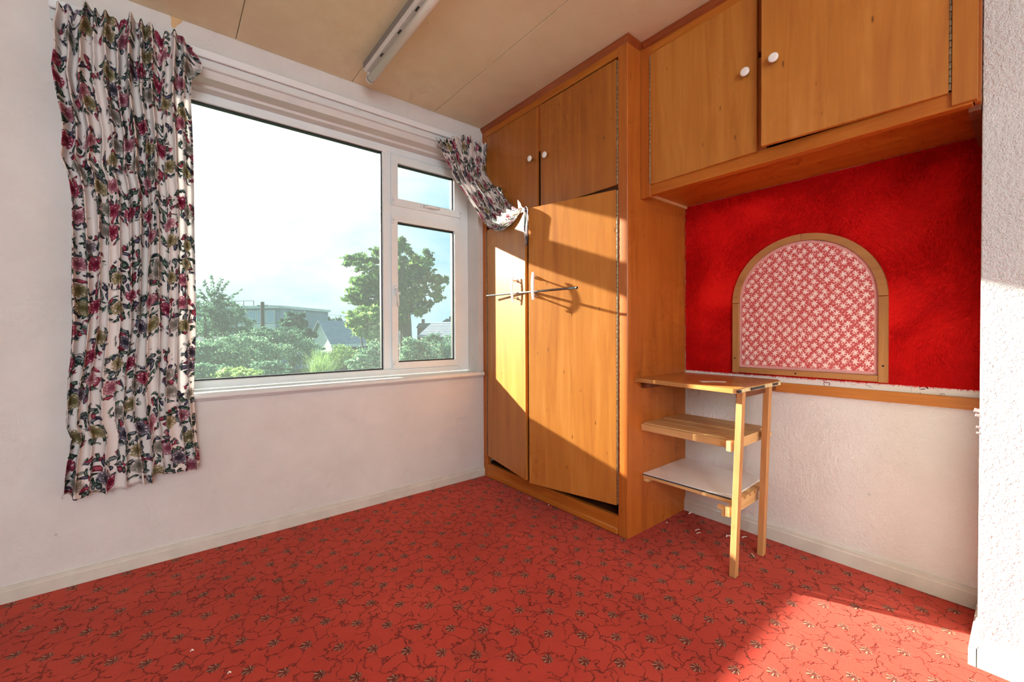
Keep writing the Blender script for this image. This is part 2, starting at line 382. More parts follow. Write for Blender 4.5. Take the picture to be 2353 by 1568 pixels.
def tube(pts, rad, n=8, bm=None, cap=True):
    b = bm or bmesh.new(); rings = []
    for i, p_ in enumerate(pts):
        p_ = Vector(p_); t_ = (Vector(pts[min(i+1, len(pts)-1)]) - Vector(pts[max(i-1, 0)])).normalized()
        s_ = t_.cross(Vector((0, 0, 1)));  s_ = s_.normalized() if s_.length > 1e-4 else Vector((1, 0, 0))
        w_ = s_.cross(t_); rd = rad[i] if isinstance(rad, (list, tuple)) else rad
        rings.append([b.verts.new(p_ + (s_*math.cos(k*2*PI/n) + w_*math.sin(k*2*PI/n))*rd) for k in range(n)])
    for A, B in zip(rings, rings[1:]):
        for k in range(n): b.faces.new((A[k], A[(k+1) % n], B[(k+1) % n], B[k]))
    if cap: b.faces.new(rings[0][::-1]); b.faces.new(rings[-1])
    bmesh.ops.recalc_face_normals(b, faces=b.faces)
    return b
def lathe(profile, origin, axis, n=20, bm=None):
    """profile: (distance along axis, radius)"""
    b = bm or bmesh.new(); ax = Vector(axis).normalized(); s_ = ax.cross(Vector((0, 0, 1)))
    s_ = s_.normalized() if s_.length > 1e-4 else Vector((1, 0, 0)); w_ = s_.cross(ax); o_ = Vector(origin); rings = []
    for d_, r_ in profile:
        rings.append([b.verts.new(o_ + ax*d_ + (s_*math.cos(k*2*PI/n) + w_*math.sin(k*2*PI/n))*max(r_, 1e-4)) for k in range(n)])
    for A, B in zip(rings, rings[1:]):
        for k in range(n): b.faces.new((A[k], A[(k+1) % n], B[(k+1) % n], B[k]))
    b.faces.new(rings[0][::-1]); b.faces.new(rings[-1]); bmesh.ops.recalc_face_normals(b, faces=b.faces)
    return b
def sheet(fn, nu, nv, uvfn=None):
    """grid mesh; fn(s, t) -> point, uvfn(s, t) -> uv"""
    me = bpy.data.meshes.new('sheet')
    V = [fn(i/nu, j/nv) for j in range(nv+1) for i in range(nu+1)]
    Fc = [(j*(nu+1)+i, j*(nu+1)+i+1, (j+1)*(nu+1)+i+1, (j+1)*(nu+1)+i) for j in range(nv) for i in range(nu)]
    me.from_pydata([tuple(v) for v in V], [], Fc)
    if uvfn:
        uvl = me.uv_layers.new(name='UVMap'); UVs = [uvfn(i/nu, j/nv) for j in range(nv+1) for i in range(nu+1)]
        flat = np.zeros(len(me.loops)*2, np.float32); idx = np.zeros(len(me.loops), np.int32); me.loops.foreach_get('vertex_index', idx)
        U_ = np.array(UVs, np.float32); flat[:] = U_[idx].ravel(); uvl.data.foreach_set('uv', flat)
    me.polygons.foreach_set('use_smooth', [True]*len(me.polygons)); me.update()
    return me
def tris(V, Fc, name='tris'):
    me = bpy.data.meshes.new(name); V = np.asarray(V, np.float32); Fc = np.asarray(Fc, np.int32); k = Fc.shape[1]
    me.vertices.add(len(V)); me.vertices.foreach_set('co', V.ravel())
    me.loops.add(Fc.size); me.loops.foreach_set('vertex_index', Fc.ravel())
    me.polygons.add(len(Fc)); me.polygons.foreach_set('loop_start', np.arange(0, Fc.size, k, dtype=np.int32)); me.polygons.foreach_set('loop_total', np.full(len(Fc), k, np.int32))
    me.update(calc_edges=True); me.validate(); return me
def interp(pts, t):
    for (t0, v0_), (t1, v1_) in zip(pts, pts[1:]):
        if t <= t1: k = (t-t0)/(t1-t0) if t1 > t0 else 0; return v0_ + (v1_-v0_)*k
    return pts[-1][1]

# ================================================================== THE ROOM
H = 2.35; YW = 2.3566; XW = 1.6662; YE = 1.190; XR = 2.1931; XN = 1.823; YN = .092
XL, YB = -1.35, -1.75
WX0, WX1, WZ0, WZ1 = -.13, 1.630, .690, 2.1317        # window opening in the wall
struct(obj('floor', box(XL-.1, XR+.12, YB-.1, YW+.2, -.12, 0), 'carpet'), 'red carpet with cut vermicelli lines and small brown and cream sprays')
ceil_o = struct(obj('ceiling', box(XL-.1, XR+.12, YB-.1, YW+.2, H+.008, H+.12), 'ceiling_base'), 'tan board ceiling with thin seams')
seams = [XL, -.784, -.26, .262, .797, 1.301, 1.82, XR]
for i in range(len(seams)-1):
    obj('ceiling_panel', box(seams[i]+.0012, seams[i+1]-.0012, YB, YW, H, H+.009, .0015), 'ceiling_paint', ceil_o)
# window wall with its opening
b = bmesh.new()
box(XL-.1, WX0, YW, YW+.2, 0, H+.008, bm=b); box(WX1, XR+.12, YW, YW+.2, 0, H+.008, bm=b)
box(WX0, WX1, YW, YW+.2, 0, WZ0, bm=b); box(WX0, WX1, YW, YW+.2, WZ1, H+.008, bm=b)
box(WX0, WX1, 2.4292, YW+.2, 2.1179, WZ1, bm=b)
ww = struct(obj('wall_window', b, 'wall_paint'), 'pinkish cream painted wall around the window')
b = bmesh.new(); c0 = at(403, 36, 'y', YW-.0006)
pp = [at(u, v, 'y', YW-.0008) for u, v in ((391, 36), (405, 41), (420, 45), (417, 52), (408, 57), (403, 64), (396, 64), (393, 55), (394, 46))]
prism([(p_.x, p_.z) for p_ in pp], 'y', YW-.0012, YW+.0005, b)
obj('bare_plaster_patch', b, 'plaster_bare', ww)
struct(obj('wall_right', box(XR, XR+.12, YN-.02, YW, 0, H+.008), 'wall_emboss'), 'white embossed wallpaper at the back of the recess')
nibw = struct(obj('wall_chimney', box(XN, XR+.12, YB, YN, 0, H+.008, .002), 'wall_nib'), 'rough white textured wall end lit by the sun')
struct(obj('wall_left', box(XL-.1, XL, YB, YW, 0, H+.008), 'wall_paint'))
b = bmesh.new(); BX0, BX1, BZ0, BZ1 = -1.22, .12, .85, 2.15  # opening added in the unseen back wall to let the fill light in
box(XL-.1, BX0, YB-.1, YB, 0, H+.008, bm=b); box(BX1, XR+.12, YB-.1, YB, 0, H+.008, bm=b); box(BX0, BX1, YB-.1, YB, 0, BZ0, bm=b); box(BX0, BX1, YB-.1, YB, BZ1, H+.008, bm=b)
struct(obj('wall_back', b, 'wall_paint'))
added_win = bpy.data.objects.new('added_window', None); link(added_win, None, (-.55, YB-.05, BZ0)); struct(added_win)  # added window, out of view, framing the fill light
for a_ in ((BX0, BX1, BZ0, BZ0+.05), (BX0, BX1, BZ1-.05, BZ1), (BX0, BX0+.05, BZ0+.05, BZ1-.05), (BX1-.05, BX1, BZ0+.05, BZ1-.05)):
    obj('frame_bar', box(a_[0], a_[1], YB-.07, YB-.03, a_[2], a_[3], .003), 'upvc', added_win)
def skirting(name, pts, label=None):
    """pts: base line (x, y) to (x, y) and the outward normal"""
    (x0, y0), (x1, y1), (nx, ny), hgt, th = pts
    b = bmesh.new()
    prof = [(0, 0), (th, 0), (th, hgt*.74), (th*.75, hgt*.80), (th*.7, hgt*.97), (th*.45, hgt), (0, hgt)]
    A = [b.verts.new((x0+nx*d_, y0+ny*d_, z_)) for d_, z_ in prof]; B = [b.verts.new((x1+nx*d_, y1+ny*d_, z_)) for d_, z_ in prof]
    n = len(prof)
    for i in range(n): b.faces.new((A[i], B[i], B[(i+1) % n], A[(i+1) % n]))
    b.faces.new(A); b.faces.new(B[::-1]); bmesh.ops.recalc_face_normals(b, faces=b.faces)
    return struct(obj(name, b, 'skirting'), label)
for k, (v, sz) in enumerate(((944, .011), (953, .008), (978, .006), (990, .005))):
    f0 = at(2253, v, 'y', YN+.001); b_ = bmesh.new(); P_ = [Vector((XN+.002, YN-.001, f0.z)), Vector((XN+.002, YN-.001, f0.z+sz)), Vector((XN-.003, YN+sz*.8, f0.z+sz*1.2)), Vector((XN-.004, YN+sz, f0.z+sz*.3))]
    f_ = b_.faces.new([b_.verts.new(p_) for p_ in P_]); g_ = bmesh.ops.extrude_face_region(b_, geom=[f_]); bmesh.ops.translate(b_, verts=[v_ for v_ in g_['geom'] if isinstance(v_, bmesh.types.BMVert)], vec=(.0008, .0008, 0)); bmesh.ops.recalc_face_normals(b_, faces=b_.faces)
    obj('paper_flake', b_, 'paper', nibw)
skirting('baseboard_window', ((XL, YW), (XW+.004, YW), (0, -1), .058, .014), 'scuffed cream baseboard under the window')
skirting('baseboard_right', ((XR, YE), (XR, YN+.018), (-1, 0), .070, .014), 'cream baseboard in the recess')
skirting('baseboard_return', ((XR, YN), (XN-.014, YN), (0, 1), .06, .018))
skirting('baseboard_chimney', ((XN, YN+.002), (XN, YB), (-1, 0), .075, .014), 'white baseboard along the sunlit wall end')
skirting('baseboard_left', ((XL, YB), (XL, YW), (1, 0), .058, .014))
# window board
b = bmesh.new()
prism([(2.476, .712), (2.325, .712), (2.318, .709), (2.314, .703), (2.314, .693), (2.318, .687), (2.325, .684), (2.476, .684)], 'x', WX0-.03, WX1+.018, b)
prism([(YW-.001, .684), (YW-.014, .684), (YW-.011, .676), (YW-.004, .671), (YW-.001, .670)], 'x', WX0-.02, WX1+.008, b)
struct(obj('trim_sill', b, 'gloss_white', None), 'glossy white window sill board with rounded nose')

# ------------------------------------------------------------------ the window
FY0, FY1 = 2.478, 2.528
win = bpy.data.objects.new('window_1', None); link(win, None, (.75, FY0, .70)); struct(win, 'white plastic window with one large pane, a small top light and a side casement')
def frame_bar(name, x0, x1, z0, z1, y0=FY0, y1=FY1, parent=win, bev=.004, mat='upvc'): return obj(name, box(x0, x1, y0, y1, z0, z1, bev), mat, parent)
OX0, OX1, OZ0, OZ1 = WX0, WX1, .712, 2.1179
frame_bar('frame_stile', OX0, OX0+.07, OZ0, OZ1); frame_bar('frame_stile', 1.545, OX1, OZ0, OZ1)
frame_bar('frame_head', OX0+.07, 1.545, 2.074, OZ1); frame_bar('frame_sill', OX0+.07, 1.545, OZ0, .752)
frame_bar('mullion', 1.016, 1.072, .752, 2.074)
frame_bar('transom', 1.072, 1.545, 1.694, 1.763); frame_bar('casement_head', 1.072, 1.545, 2.054, 2.074); frame_bar('casement_sill', 1.072, 1.545, .752, .760)
def pane(x0, x1, z0, z1, y, parent):
    pn = obj('pane', box(x0-.006, x1+.006, y-.002, y+.002, z0-.006, z1+.006), 'glass', parent)
    g_ = bmesh.new(); w_ = .007
    for a_ in ((x0, x1, z0, z0+w_), (x0, x1, z1-w_, z1), (x0, x0+w_, z0, z1), (x1-w_, x1, z0, z1)): box(a_[0], a_[1], y-.012, y+.012, a_[2], a_[3], bm=g_)
    obj('gasket', g_, 'gasket', pn); return pn
pane(OX0+.07, 1.016, .752, 2.074, 2.505, win)
def sash(name, x0, x1, z0, z1, w_):
    f_ = bmesh.new(); y0, y1 = 2.462, 2.515
    def bar(pts):                              # bevelled towards the glass
        prism(pts, 'y', y0+.001, y1, f_)
    # four mitred bars
    bar([(x0, z0), (x1, z0), (x1-w_, z0+w_), (x0+w_, z0+w_)]); bar([(x0, z1), (x0+w_, z1-w_), (x1-w_, z1-w_), (x1, z1)])
    bar([(x0, z0), (x0+w_, z0+w_), (x0+w_, z1-w_), (x0, z1)]); bar([(x1, z0), (x1, z1), (x1-w_, z1-w_), (x1-w_, z0+w_)])
    s_ = obj(name, f_, 'upvc', win)
    pane(x0+w_, x1-w_, z0+w_, z1-w_, 2.494, s_)
    return s_
cas = sash('casement_sash', 1.064, 1.550, .753, 1.700, .040)
top = sash('top_light_sash', 1.064, 1.550, 1.757, 2.061, .043)
# handles and corner stays
def win_handle(p0, d, w_, parent):
    """p0: pivot on the sash face, d: the way the lever points"""
    b_ = bmesh.new(); d = Vector(d); n_ = Vector((0, -1, 0)); s_ = d.cross(n_)
    p0 = Vector(p0)
    pl_ = [p0 + d*a_ + s_*c_ for a_, c_ in ((-.028, -.011), (.03, -.011), (.03, .011), (-.028, .011))]
    A_ = [b_.verts.new(q_) for q_ in pl_]; B_ = [b_.verts.new(q_ + n_*.010) for q_ in pl_]
    b_.faces.new(A_); b_.faces.new(B_[::-1])
    for i in range(4): b_.faces.new((A_[i], B_[i], B_[(i+1) % 4], A_[(i+1) % 4]))
    bmesh.ops.recalc_face_normals(b_, faces=b_.faces); bmesh.ops.bevel(b_, geom=list(b_.edges), offset=.003, segments=1, affect='EDGES')
    hp = obj('handle', b_, 'upvc', parent)
    lv_ = tube([p0 + n_*.008 - d*.004, p0 + n_*.022, p0 + n_*.027 + d*.02, p0 + n_*.029 + d*.06, p0 + n_*.026 + d*.098], [.009, .0105, .0095, .0085, .0075], 10)
    obj('lever', lv_, 'upvc', hp, smooth=True)
    obj('lock_hole', lathe([(0, .0028), (.0012, .0028)], p0 + n_*.0315 + d*.004, n_, 8), 'gasket', hp)
win_handle((1.088, 2.463, 1.235), (0.05, 0, -1), .02, cas)
win_handle((1.285, 2.463, 1.783), (1, 0, -.02), .02, top)
for (x_, z_, sx, sz, pr) in ((1.066, .79, .014, .030, cas), (1.066, 1.67, .014, .028, cas), (1.068, 1.79, .012, .034, top), (1.545, 1.79, .012, .034, top)):
    hb = box(x_, x_+sx, 2.452, 2.463, z_-sz, z_+sz*.4, .002); s_ = obj('corner_stay', hb, 'upvc', pr)
    obj('screw', lathe([(0, .0025), (.002, .002)], (x_+sx/2, 2.452, z_-sz*.2), (0, -1, 0), 8), 'gasket', s_)

# ------------------------------------------------------------------ curtain track and its batten
bt = tag(obj('track_batten', box(-.33, 1.655, YW-.020, YW, 2.168, 2.224, .002), 'gloss_white'), 'white painted wooden batten fixed above the window behind the curtain track', 'batten')
trk = thing('curtain_track', 'white plastic curtain track running along the wall above the window', 'curtain track', (.65, YW-.03, 2.21))
b = bmesh.new()
prism([(YW-.021, 2.232), (YW-.040, 2.234), (YW-.043, 2.231), (YW-.043, 2.203), (YW-.040, 2.200), (YW-.034, 2.200), (YW-.034, 2.205), (YW-.028, 2.207), (YW-.021, 2.207)], 'x', -.33, 1.64, b)
obj('rail', b, 'track', trk)
gp = at(818, 252, 'y', YW-.036)
for k in range(3):
    gx = gp.x + (k-1)*.010
    g_ = tube([(gx, YW-.036, 2.203), (gx, YW-.036, 2.195), (gx+.003, YW-.039, 2.188+.004*(k != 1)), (gx, YW-.042, 2.184+.006*(k != 1))], .0022, 6)
    obj('glider', g_, 'track', trk)

# ================================================================== FITTED WARDROBE
def slab(p0, p1, z0, z1, th, bev=.0015, flip=1):
    """upright board whose outer face runs from p0 to p1 (plan), thickness goes inwards (+x side)"""
    p0, p1 = Vector((p0[0], p0[1], 0)), Vector((p1[0], p1[1], 0)); t_ = (p1-p0).normalized()
    n_ = Vector((t_.y, -t_.x, 0)); n_ = n_ if n_.x > 0 else -n_
    b_ = bmesh.new(); q_ = [p0, p1, p1+n_*th, p0+n_*th]
    A_ = [b_.verts.new((v_.x, v_.y, z0)) for v_ in q_]; B_ = [b_.verts.new((v_.x, v_.y, z1)) for v_ in q_]
    b_.faces.new(A_); b_.faces.new(B_)
    for i in range(4): b_.faces.new((A_[i], A_[(i+1) % 4], B_[(i+1) % 4], B_[i]))
    bmesh.ops.recalc_face_normals(b_, faces=b_.faces)
    if bev: bmesh.ops.bevel(b_, geom=list(b_.edges), offset=bev, segments=1, affect='EDGES')
    return b_, t_, -n_
def piano_hinge(x, y, z0, z1, parent):
    b_ = bmesh.new(); n = int((z1-z0)/.020); st_ = (z1-z0)/n
    for i in range(n):
        r_ = .0042 if i % 2 else .0036
        lathe([(0, r_), (st_*.90, r_)], (x, y, z0+i*st_), (0, 0, 1), 6, b_)
    obj('hinge', b_, 'hinge_brass', parent)
def knob(p_, n_, parent):
    k_ = obj('knob', lathe([(.016, .006), (.018, .012), (.021, .0165), (.026, .0168), (.029, .0145), (.030, .010), (.0302, .002)], p_, n_, 22), 'knob_white', parent, smooth=True)
    obj('knob_stem', lathe([(0, .0075), (.003, .0075), (.004, .0048), (.0165, .0048)], p_, n_, 12), 'brass_knob', k_)
wr = thing('fitted_wardrobe', 'tall orange varnished fitted wardrobe with two doors ajar beside the window', 'wardrobe', (XW+.25, 1.78, 0))
obj('side_panel', box(XW+.001, XR-.002, YE, YE+.018, 0, H-.002, .0015), 'frame_wood', wr)
obj('stile', box(XW, XW+.03, 2.312, YW-.001, 0, H-.002, .002), 'frame_wood', wr)
obj('stile', box(XW-.001, XW+.03, YE-.001, 1.2436, 0, H-.002, .003), 'frame_wood', wr)
obj('top_rail', box(XW+.001, XW+.03, 1.2436, 2.312, 2.282, H-.002, .0015), 'frame_wood_y', wr)
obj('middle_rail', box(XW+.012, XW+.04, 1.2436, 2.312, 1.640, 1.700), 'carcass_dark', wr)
obj('bottom_rail', box(XW, XW+.025, 1.2436, 2.312, .030, .088, .002), 'frame_wood_y', wr)
obj('base_strip', box(XW-.008, XW+.02, 1.2440, 2.3115, .002, .034, .006), 'frame_wood_y', wr)
obj('upper_post', box(XW+.006, XW+.03, 1.772, 1.806, 2.02, 2.282, .001), 'frame_wood', wr)
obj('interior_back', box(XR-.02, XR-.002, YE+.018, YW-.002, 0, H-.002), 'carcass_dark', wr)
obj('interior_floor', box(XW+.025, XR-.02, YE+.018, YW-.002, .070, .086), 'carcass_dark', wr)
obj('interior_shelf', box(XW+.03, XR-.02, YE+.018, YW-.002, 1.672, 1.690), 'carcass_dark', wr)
def cornice(name, pts, parent):
    """moulding against the ceiling along a plan polyline; each point carries its outward offset direction"""
    b_ = bmesh.new(); prof = [(0, H-.001), (.016, H-.001), (.016, H-.008), (.012, H-.012), (.008, H-.022), (.004, H-.026), (0, H-.030)]
    rings = [[b_.verts.new((x+ox*d_, y+oy*d_, z_)) for d_, z_ in prof] for x, y, ox, oy in pts]
    for A_, B_ in zip(rings, rings[1:]):
        for i in range(len(prof)-1): b_.faces.new((A_[i], A_[i+1], B_[i+1], B_[i]))
    b_.faces.new(rings[0]); b_.faces.new(rings[-1]); bmesh.ops.recalc_face_normals(b_, faces=b_.faces)
    return obj(name, b_, 'cornice_wood', parent)
XU = 1.772
cornice('cornice', [(XW, YW-.001, -1, 0), (XW, YE, -1, -1), (XU-.001, YE, 0, -1)], wr)
# lower doors, both ajar
LH, LF = (XW-.004, 2.300), (1.553, 1.787); RH, RF = (XW-.004, 1.2507), (1.539, 1.743)
doors = {}
for nm, hg, fr, lab in (('L', LH, LF, 'left'), ('R', RH, RF, 'right')):
    b, t_, n_ = slab(hg, fr, .143, 1.655, .018)
    d_ = obj('door', b, 'door_ply', wr); doors[nm] = (d_, Vector((hg[0], hg[1], 0)), t_, n_)
    piano_hinge(hg[0]+.002, hg[1]+(.008 if nm == 'L' else -.006), .15, 1.65, d_)
# upper doors, closed
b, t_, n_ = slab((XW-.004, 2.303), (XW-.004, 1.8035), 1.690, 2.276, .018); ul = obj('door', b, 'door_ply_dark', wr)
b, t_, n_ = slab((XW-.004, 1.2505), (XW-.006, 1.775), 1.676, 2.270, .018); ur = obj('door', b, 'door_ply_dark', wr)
piano_hinge(XW-.002, 1.2445, 1.68, 2.262, ur)
kp = at(1215, 364, 'x', XW-.034); knob((XW-.004, kp.y, kp.z), (-1, 0, 0), ul)
kp = at(1249, 355, 'x', XW-.034); knob((XW-.004, kp.y, kp.z), (-1, 0, 0), ur)
# pull handles: a white bowed strip on two chrome posts
for nm, dist in (('L', .090), ('R', .050)):
    d_, hg, t_, n_ = doors[nm]; L_ = (Vector((LF if nm == 'L' else RF)+(0,)) - hg).length
    base = hg + t_*(L_-dist)
    strip = bmesh.new(); zs = np.linspace(1.150, 1.298, 9); prev = None
    for i, z_ in enumerate(zs):
        k = (i-4)/4; off = .036 - .007*k*k; w_ = .0105 - .0025*k*k
        ring = [base + t_*sx*w_ + n_*(off+so) + Vector((0, 0, z_)) for sx, so in ((-1, 0), (1, 0), (.75, .0055), (-.75, .0055))]
        ring = [strip.verts.new(v_) for v_ in ring]
        if prev:
            for j in range(4): strip.faces.new((prev[j], prev[(j+1) % 4], ring[(j+1) % 4], ring[j]))
        else: strip.faces.new(ring)
        prev = ring
    strip.faces.new(prev); bmesh.ops.recalc_face_normals(strip, faces=strip.faces)
    hs = obj('handle', strip, 'knob_white', d_, smooth=False)
    for z_ in (1.272, 1.172):
        pst = lathe([(0, .0095), (.004, .0095), (.007, .006), (.010, .0042), (.026, .0042), (.033, .0065)], base + Vector((0, 0, z_)), n_, 12)
        obj('handle_post', pst, 'chrome', d_, smooth=True)
# ------------------------------------------------------------------ steel bar pushed through the two handles
e0 = at(1119, 680, 'x', 1.592); e1 = at(1326, 661.5, 'x', 1.503)
br = thing('steel_bar', 'thin steel tube pushed through both wardrobe door handles', 'metal bar', (e0+e1)/2)
dv = (e1-e0).normalized()
obj('tube', tube([e0, e0.lerp(e1, .5), e1-dv*.05], .0058, 12), 'bar_steel', br, smooth=True)
obj('sleeve', lathe([(-.055, .0064), (0, .0064), (0, .005), (-.02, .005)], e1, dv, 12), 'bar_steel', br)

# ================================================================== OVERHEAD CUPBOARD
oc = thing('overhead_cupboard', 'varnished plywood overhead cupboard with two doors above the red fur recess', 'cupboard', (XU+.2, .64, 1.625))
obj('stile', box(XU, XU+.03, 1.138, YE-.001, 1.614, H-.002, .002), 'frame_wood', oc)
obj('stile', box(XU-.010, XU+.012, .098, .149, 1.628, H-.002, .0015), 'door_ply', oc)
obj('end_stile', box(XU+.013, XU+.05, YN+.001, .105, 1.626, H-.002), 'frame_wood', oc)
obj('top_rail', box(XU+.001, XU+.03, .149, 1.138, 2.284, H-.002, .0015), 'frame_wood_y', oc)
obj('bottom_rail', box(XU+.003, XU+.035, .108, 1.138, 1.622, 1.674, .0015), 'frame_wood_y', oc)
obj('post', box(XU+.004, XU+.03, .640, .690, 2.052, 2.284), 'frame_wood', oc)
obj('post', box(XU+.004, XU+.03, .640, .690, 1.674, 2.030), 'frame_wood', oc)
obj('bottom_panel', box(XU+.035, XR-.001, YN+.001, YE-.001, 1.652, 1.666, .001), 'frame_wood_y', oc)
obj('interior_back', box(XR-.012, XR-.001, YN+.001, YE-.001, 1.668, H-.002), 'carcass_dark', oc)
obj('cleat', box(XU+.045, XR-.004, YE-.012, YE-.001, 1.640, 1.652, .001), 'pine_x', oc)
obj('cleat', prism([(XU+.03, 1.6515), (XR-.01, 1.6515), (XR-.01, 1.612), (XU+.10, 1.606), (XU+.04, 1.612)], 'y', YN+.002, .118), 'batten_dark', oc)
cornice('cornice', [(XU, YE-.0165, -1, 0), (XU, YN+.002, -1, 0)], oc)
b, t_, n_ = slab((XU-.004, 1.1345), (XU-.012, .669), 1.669, 2.279, .018); dl = obj('door', b, 'door_ply', oc)
piano_hinge(XU-.001, 1.1385, 1.675, 2.272, dl)
b, t_, n_ = slab((XU-.006, .1555), (1.722, .640), 1.668, 2.279, .018); dr = obj('door', b, 'door_ply', oc)
piano_hinge(XU-.003, .1520, 1.675, 2.272, dr)
kp = at(1710, 164, 'x', XU-.04); knob((XU-.0115, kp.y, kp.z), (-1, -.01, 0), dl)
kp = at(1774, 132, 'x', 1.727-.032); knob((1.7225, kp.y, kp.z), (-1, -.1, 0), dr)

# ================================================================== RED FUR, STRIP, ARCHED PANEL
FZ0, FZ1, FY_0, FY_1 = .768, 1.651, YN+.003, YE-.003
fur = thing('fur_wall_covering', 'bright red fake fur covering the recess wall under the overhead cupboard', 'wall covering', (XR, .64, FZ0))
def furp(s, t):
    y = FY_1 + (FY_0-FY_1)*s; z = FZ0 + (FZ1-FZ0)*t
    w_ = .003*math.sin(y*9+z*4)+.002*math.sin(z*17+y*7)
    edge = min(s, 1-s, t, 1-t)*12; return Vector((XR-.002-.0045*min(1, edge)-max(0, w_)*min(1, edge), y, z))
obj('backing', sheet(furp, 60, 50), None, fur).data.materials.append(MT['red_fur'])
N = 110000
ys = nrng.uniform(FY_0, FY_1, N); zs = nrng.uniform(FZ0+.001, FZ1, N)
fx = np.sin(ys*11+zs*5)+np.sin(zs*13-ys*6+1.3)+.6*np.sin(ys*29+zs*21)
ang = -PI/2 + fx*.40 + nrng.normal(0, .40, N); lift = np.clip(.42+.10*np.sin(ys*17-zs*9+fx)+nrng.normal(0, .15, N), .08, 1.0)
ln = nrng.uniform(.011, .020, N)*np.where(zs < FZ0+.012, .7, 1)
base = np.stack([np.full(N, XR-.006), ys, zs], 1)
dirv = np.stack([-np.sin(lift), np.cos(lift)*np.cos(ang), np.cos(lift)*np.sin(ang)], 1)
tip = base + dirv*ln[:, None]; tip[:, 1] = np.clip(tip[:, 1], YN+.001, YE-.001)
side = np.stack([np.zeros(N), -np.sin(ang), np.cos(ang)], 1)*.0009
V = np.empty((N*3, 3), np.float32); V[0::3] = base-side; V[1::3] = base+side; V[2::3] = tip
fm_ = tris(V, np.arange(N*3).reshape(-1, 3), 'pile'); fm_.materials.append(MT['red_fur'])
fp = obj('pile', fm_, None, fur); fp['kind'] = 'stuff'
# old printed paper left bare between fur and strip, with line drawings
wr_o = bpy.data.objects['wall_right']
pb = obj('printed_paper', box(XR-.0012, XR+.001, YN+.002, YE-.002, .735, .775), 'paper', wr_o)
def stroke(px, w_, mat='ink'):
    P_ = [at(u, v, 'x', XR-.0018) for u, v in px]; b_ = bmesh.new(); L_, R_ = [], []
    for i, p_ in enumerate(P_):
        t_ = (P_[min(i+1, len(P_)-1)]-P_[max(i-1, 0)]).normalized(); s_ = Vector((0, -t_.z, t_.y))*w_*(.5 if i in (0, len(P_)-1) else 1)
        L_.append(b_.verts.new(p_+s_)); R_.append(b_.verts.new(p_-s_))
    for i in range(len(P_)-1): b_.faces.new((L_[i], L_[i+1], R_[i+1], R_[i]))
    obj('ink_mark', b_, mat, pb)
stroke([(2112, 891), (2116, 887), (2122, 887), (2128, 889), (2133, 894)], .0032); stroke([(2112, 895), (2120, 895), (2127, 894)], .0016)
stroke([(2113, 902), (2116, 905), (2119, 907)], .0008); stroke([(2158, 909), (2163, 905), (2169, 905), (2172, 909)], .0007); stroke([(2163, 908), (2167, 908)], .0006)
stroke([(1892, 873), (1894, 878), (1899, 880), (1905, 879), (1907, 883), (1904, 887)], .0016, 'ink_red'); stroke([(1894, 878), (1893, 883), (1895, 887)], .0012, 'ink_red')
stroke([(1922, 877), (1930, 875)], .0009); stroke([(1953, 882), (1962, 886), (1968, 883)], .0005); stroke([(1988, 884), (1994, 887), (2003, 889)], .0007); stroke([(1997, 890), (2005, 892)], .0007)
stroke([(2148, 892), (2160, 903)], .0004); stroke([(2094, 887), (2094, 903)], .0004); stroke([(1940, 879), (1943, 886)], .0005, 'ink_red'); stroke([(2206, 898), (2213, 900)], .0004)
struct(obj('trim_strip', box(XR-.020, XR, YN+.002, YE-.001, .699, .741, .0015), 'strip_wood'), 'grainy orange wooden strip below the red fur')
b = bmesh.new(); rr_ = random.Random(3); pts = []
for i in range(40): pts.append((YN+.01 + i*.0165, .699-rr_.uniform(.0005, .0055)))
prism(pts + [(pts[-1][0], .702), (pts[0][0], .702)], 'x', XR-.0035, XR-.001, b); obj('torn_paper_edge', b, 'paper', wr_o)
# arched panel
AY0, AY1, AZ0, AXF = .350, .933, .774, XR-.026; ac = (AY0+AY1)/2; ar = (AY1-AY0)/2; azs = 1.4055-ar; aw = .029
ap = thing('arched_panel', 'arched wooden frame filled with pink sprigged fabric on the red fur', 'panel', (AXF, ac, AZ0))
def arc_piece(a0, a1, n=16):
    b_ = bmesh.new(); q_ = []
    for i in range(n+1):
        a_ = a0+(a1-a0)*i/n; q_.append([(AXF if k < 2 else AXF+.022, ac+math.cos(a_)*(ar if k in (0, 3) else ar-aw), azs+math.sin(a_)*(ar if k in (0, 3) else ar-aw)) for k in range(4)])
    R_ = [[b_.verts.new(v_) for v_ in r_] for r_ in q_]
    for A_, B_ in zip(R_, R_[1:]):
        for k in range(4): b_.faces.new((A_[k], A_[(k+1) % 4], B_[(k+1) % 4], B_[k]))
    b_.faces.new(R_[0]); b_.faces.new(R_[-1]); bmesh.ops.recalc_face_normals(b_, faces=b_.faces); return b_
amid = math.radians(90)
obj('arch_segment', arc_piece(.006, amid-.003), 'arch_wood', ap); obj('arch_segment', arc_piece(amid+.003, PI-.006), 'arch_wood', ap)
obj('upright', box(AXF, AXF+.022, AY1-aw, AY1, AZ0, azs-.001, .001), 'arch_wood_z', ap)
ru = obj('upright', box(AXF, AXF+.022, AY0, AY0+aw, AZ0, azs-.001, .001), 'arch_wood_z', ap)
brl = obj('bottom_rail', box(AXF, AXF+.022, AY0+aw+.001, AY1-aw-.001, AZ0+.002, AZ0+.027, .001), 'arch_wood', ap)
for y_, z_, pr in ((AY0+.014, .84, ru), ((AY0+AY1)/2+.02, AZ0+.014, brl), (AY1-.012, .845, ap)):
    obj('nail', lathe([(0, .004), (.001, .0035)], (AXF, y_, z_), (-1, 0, 0), 8), 'ink', pr)
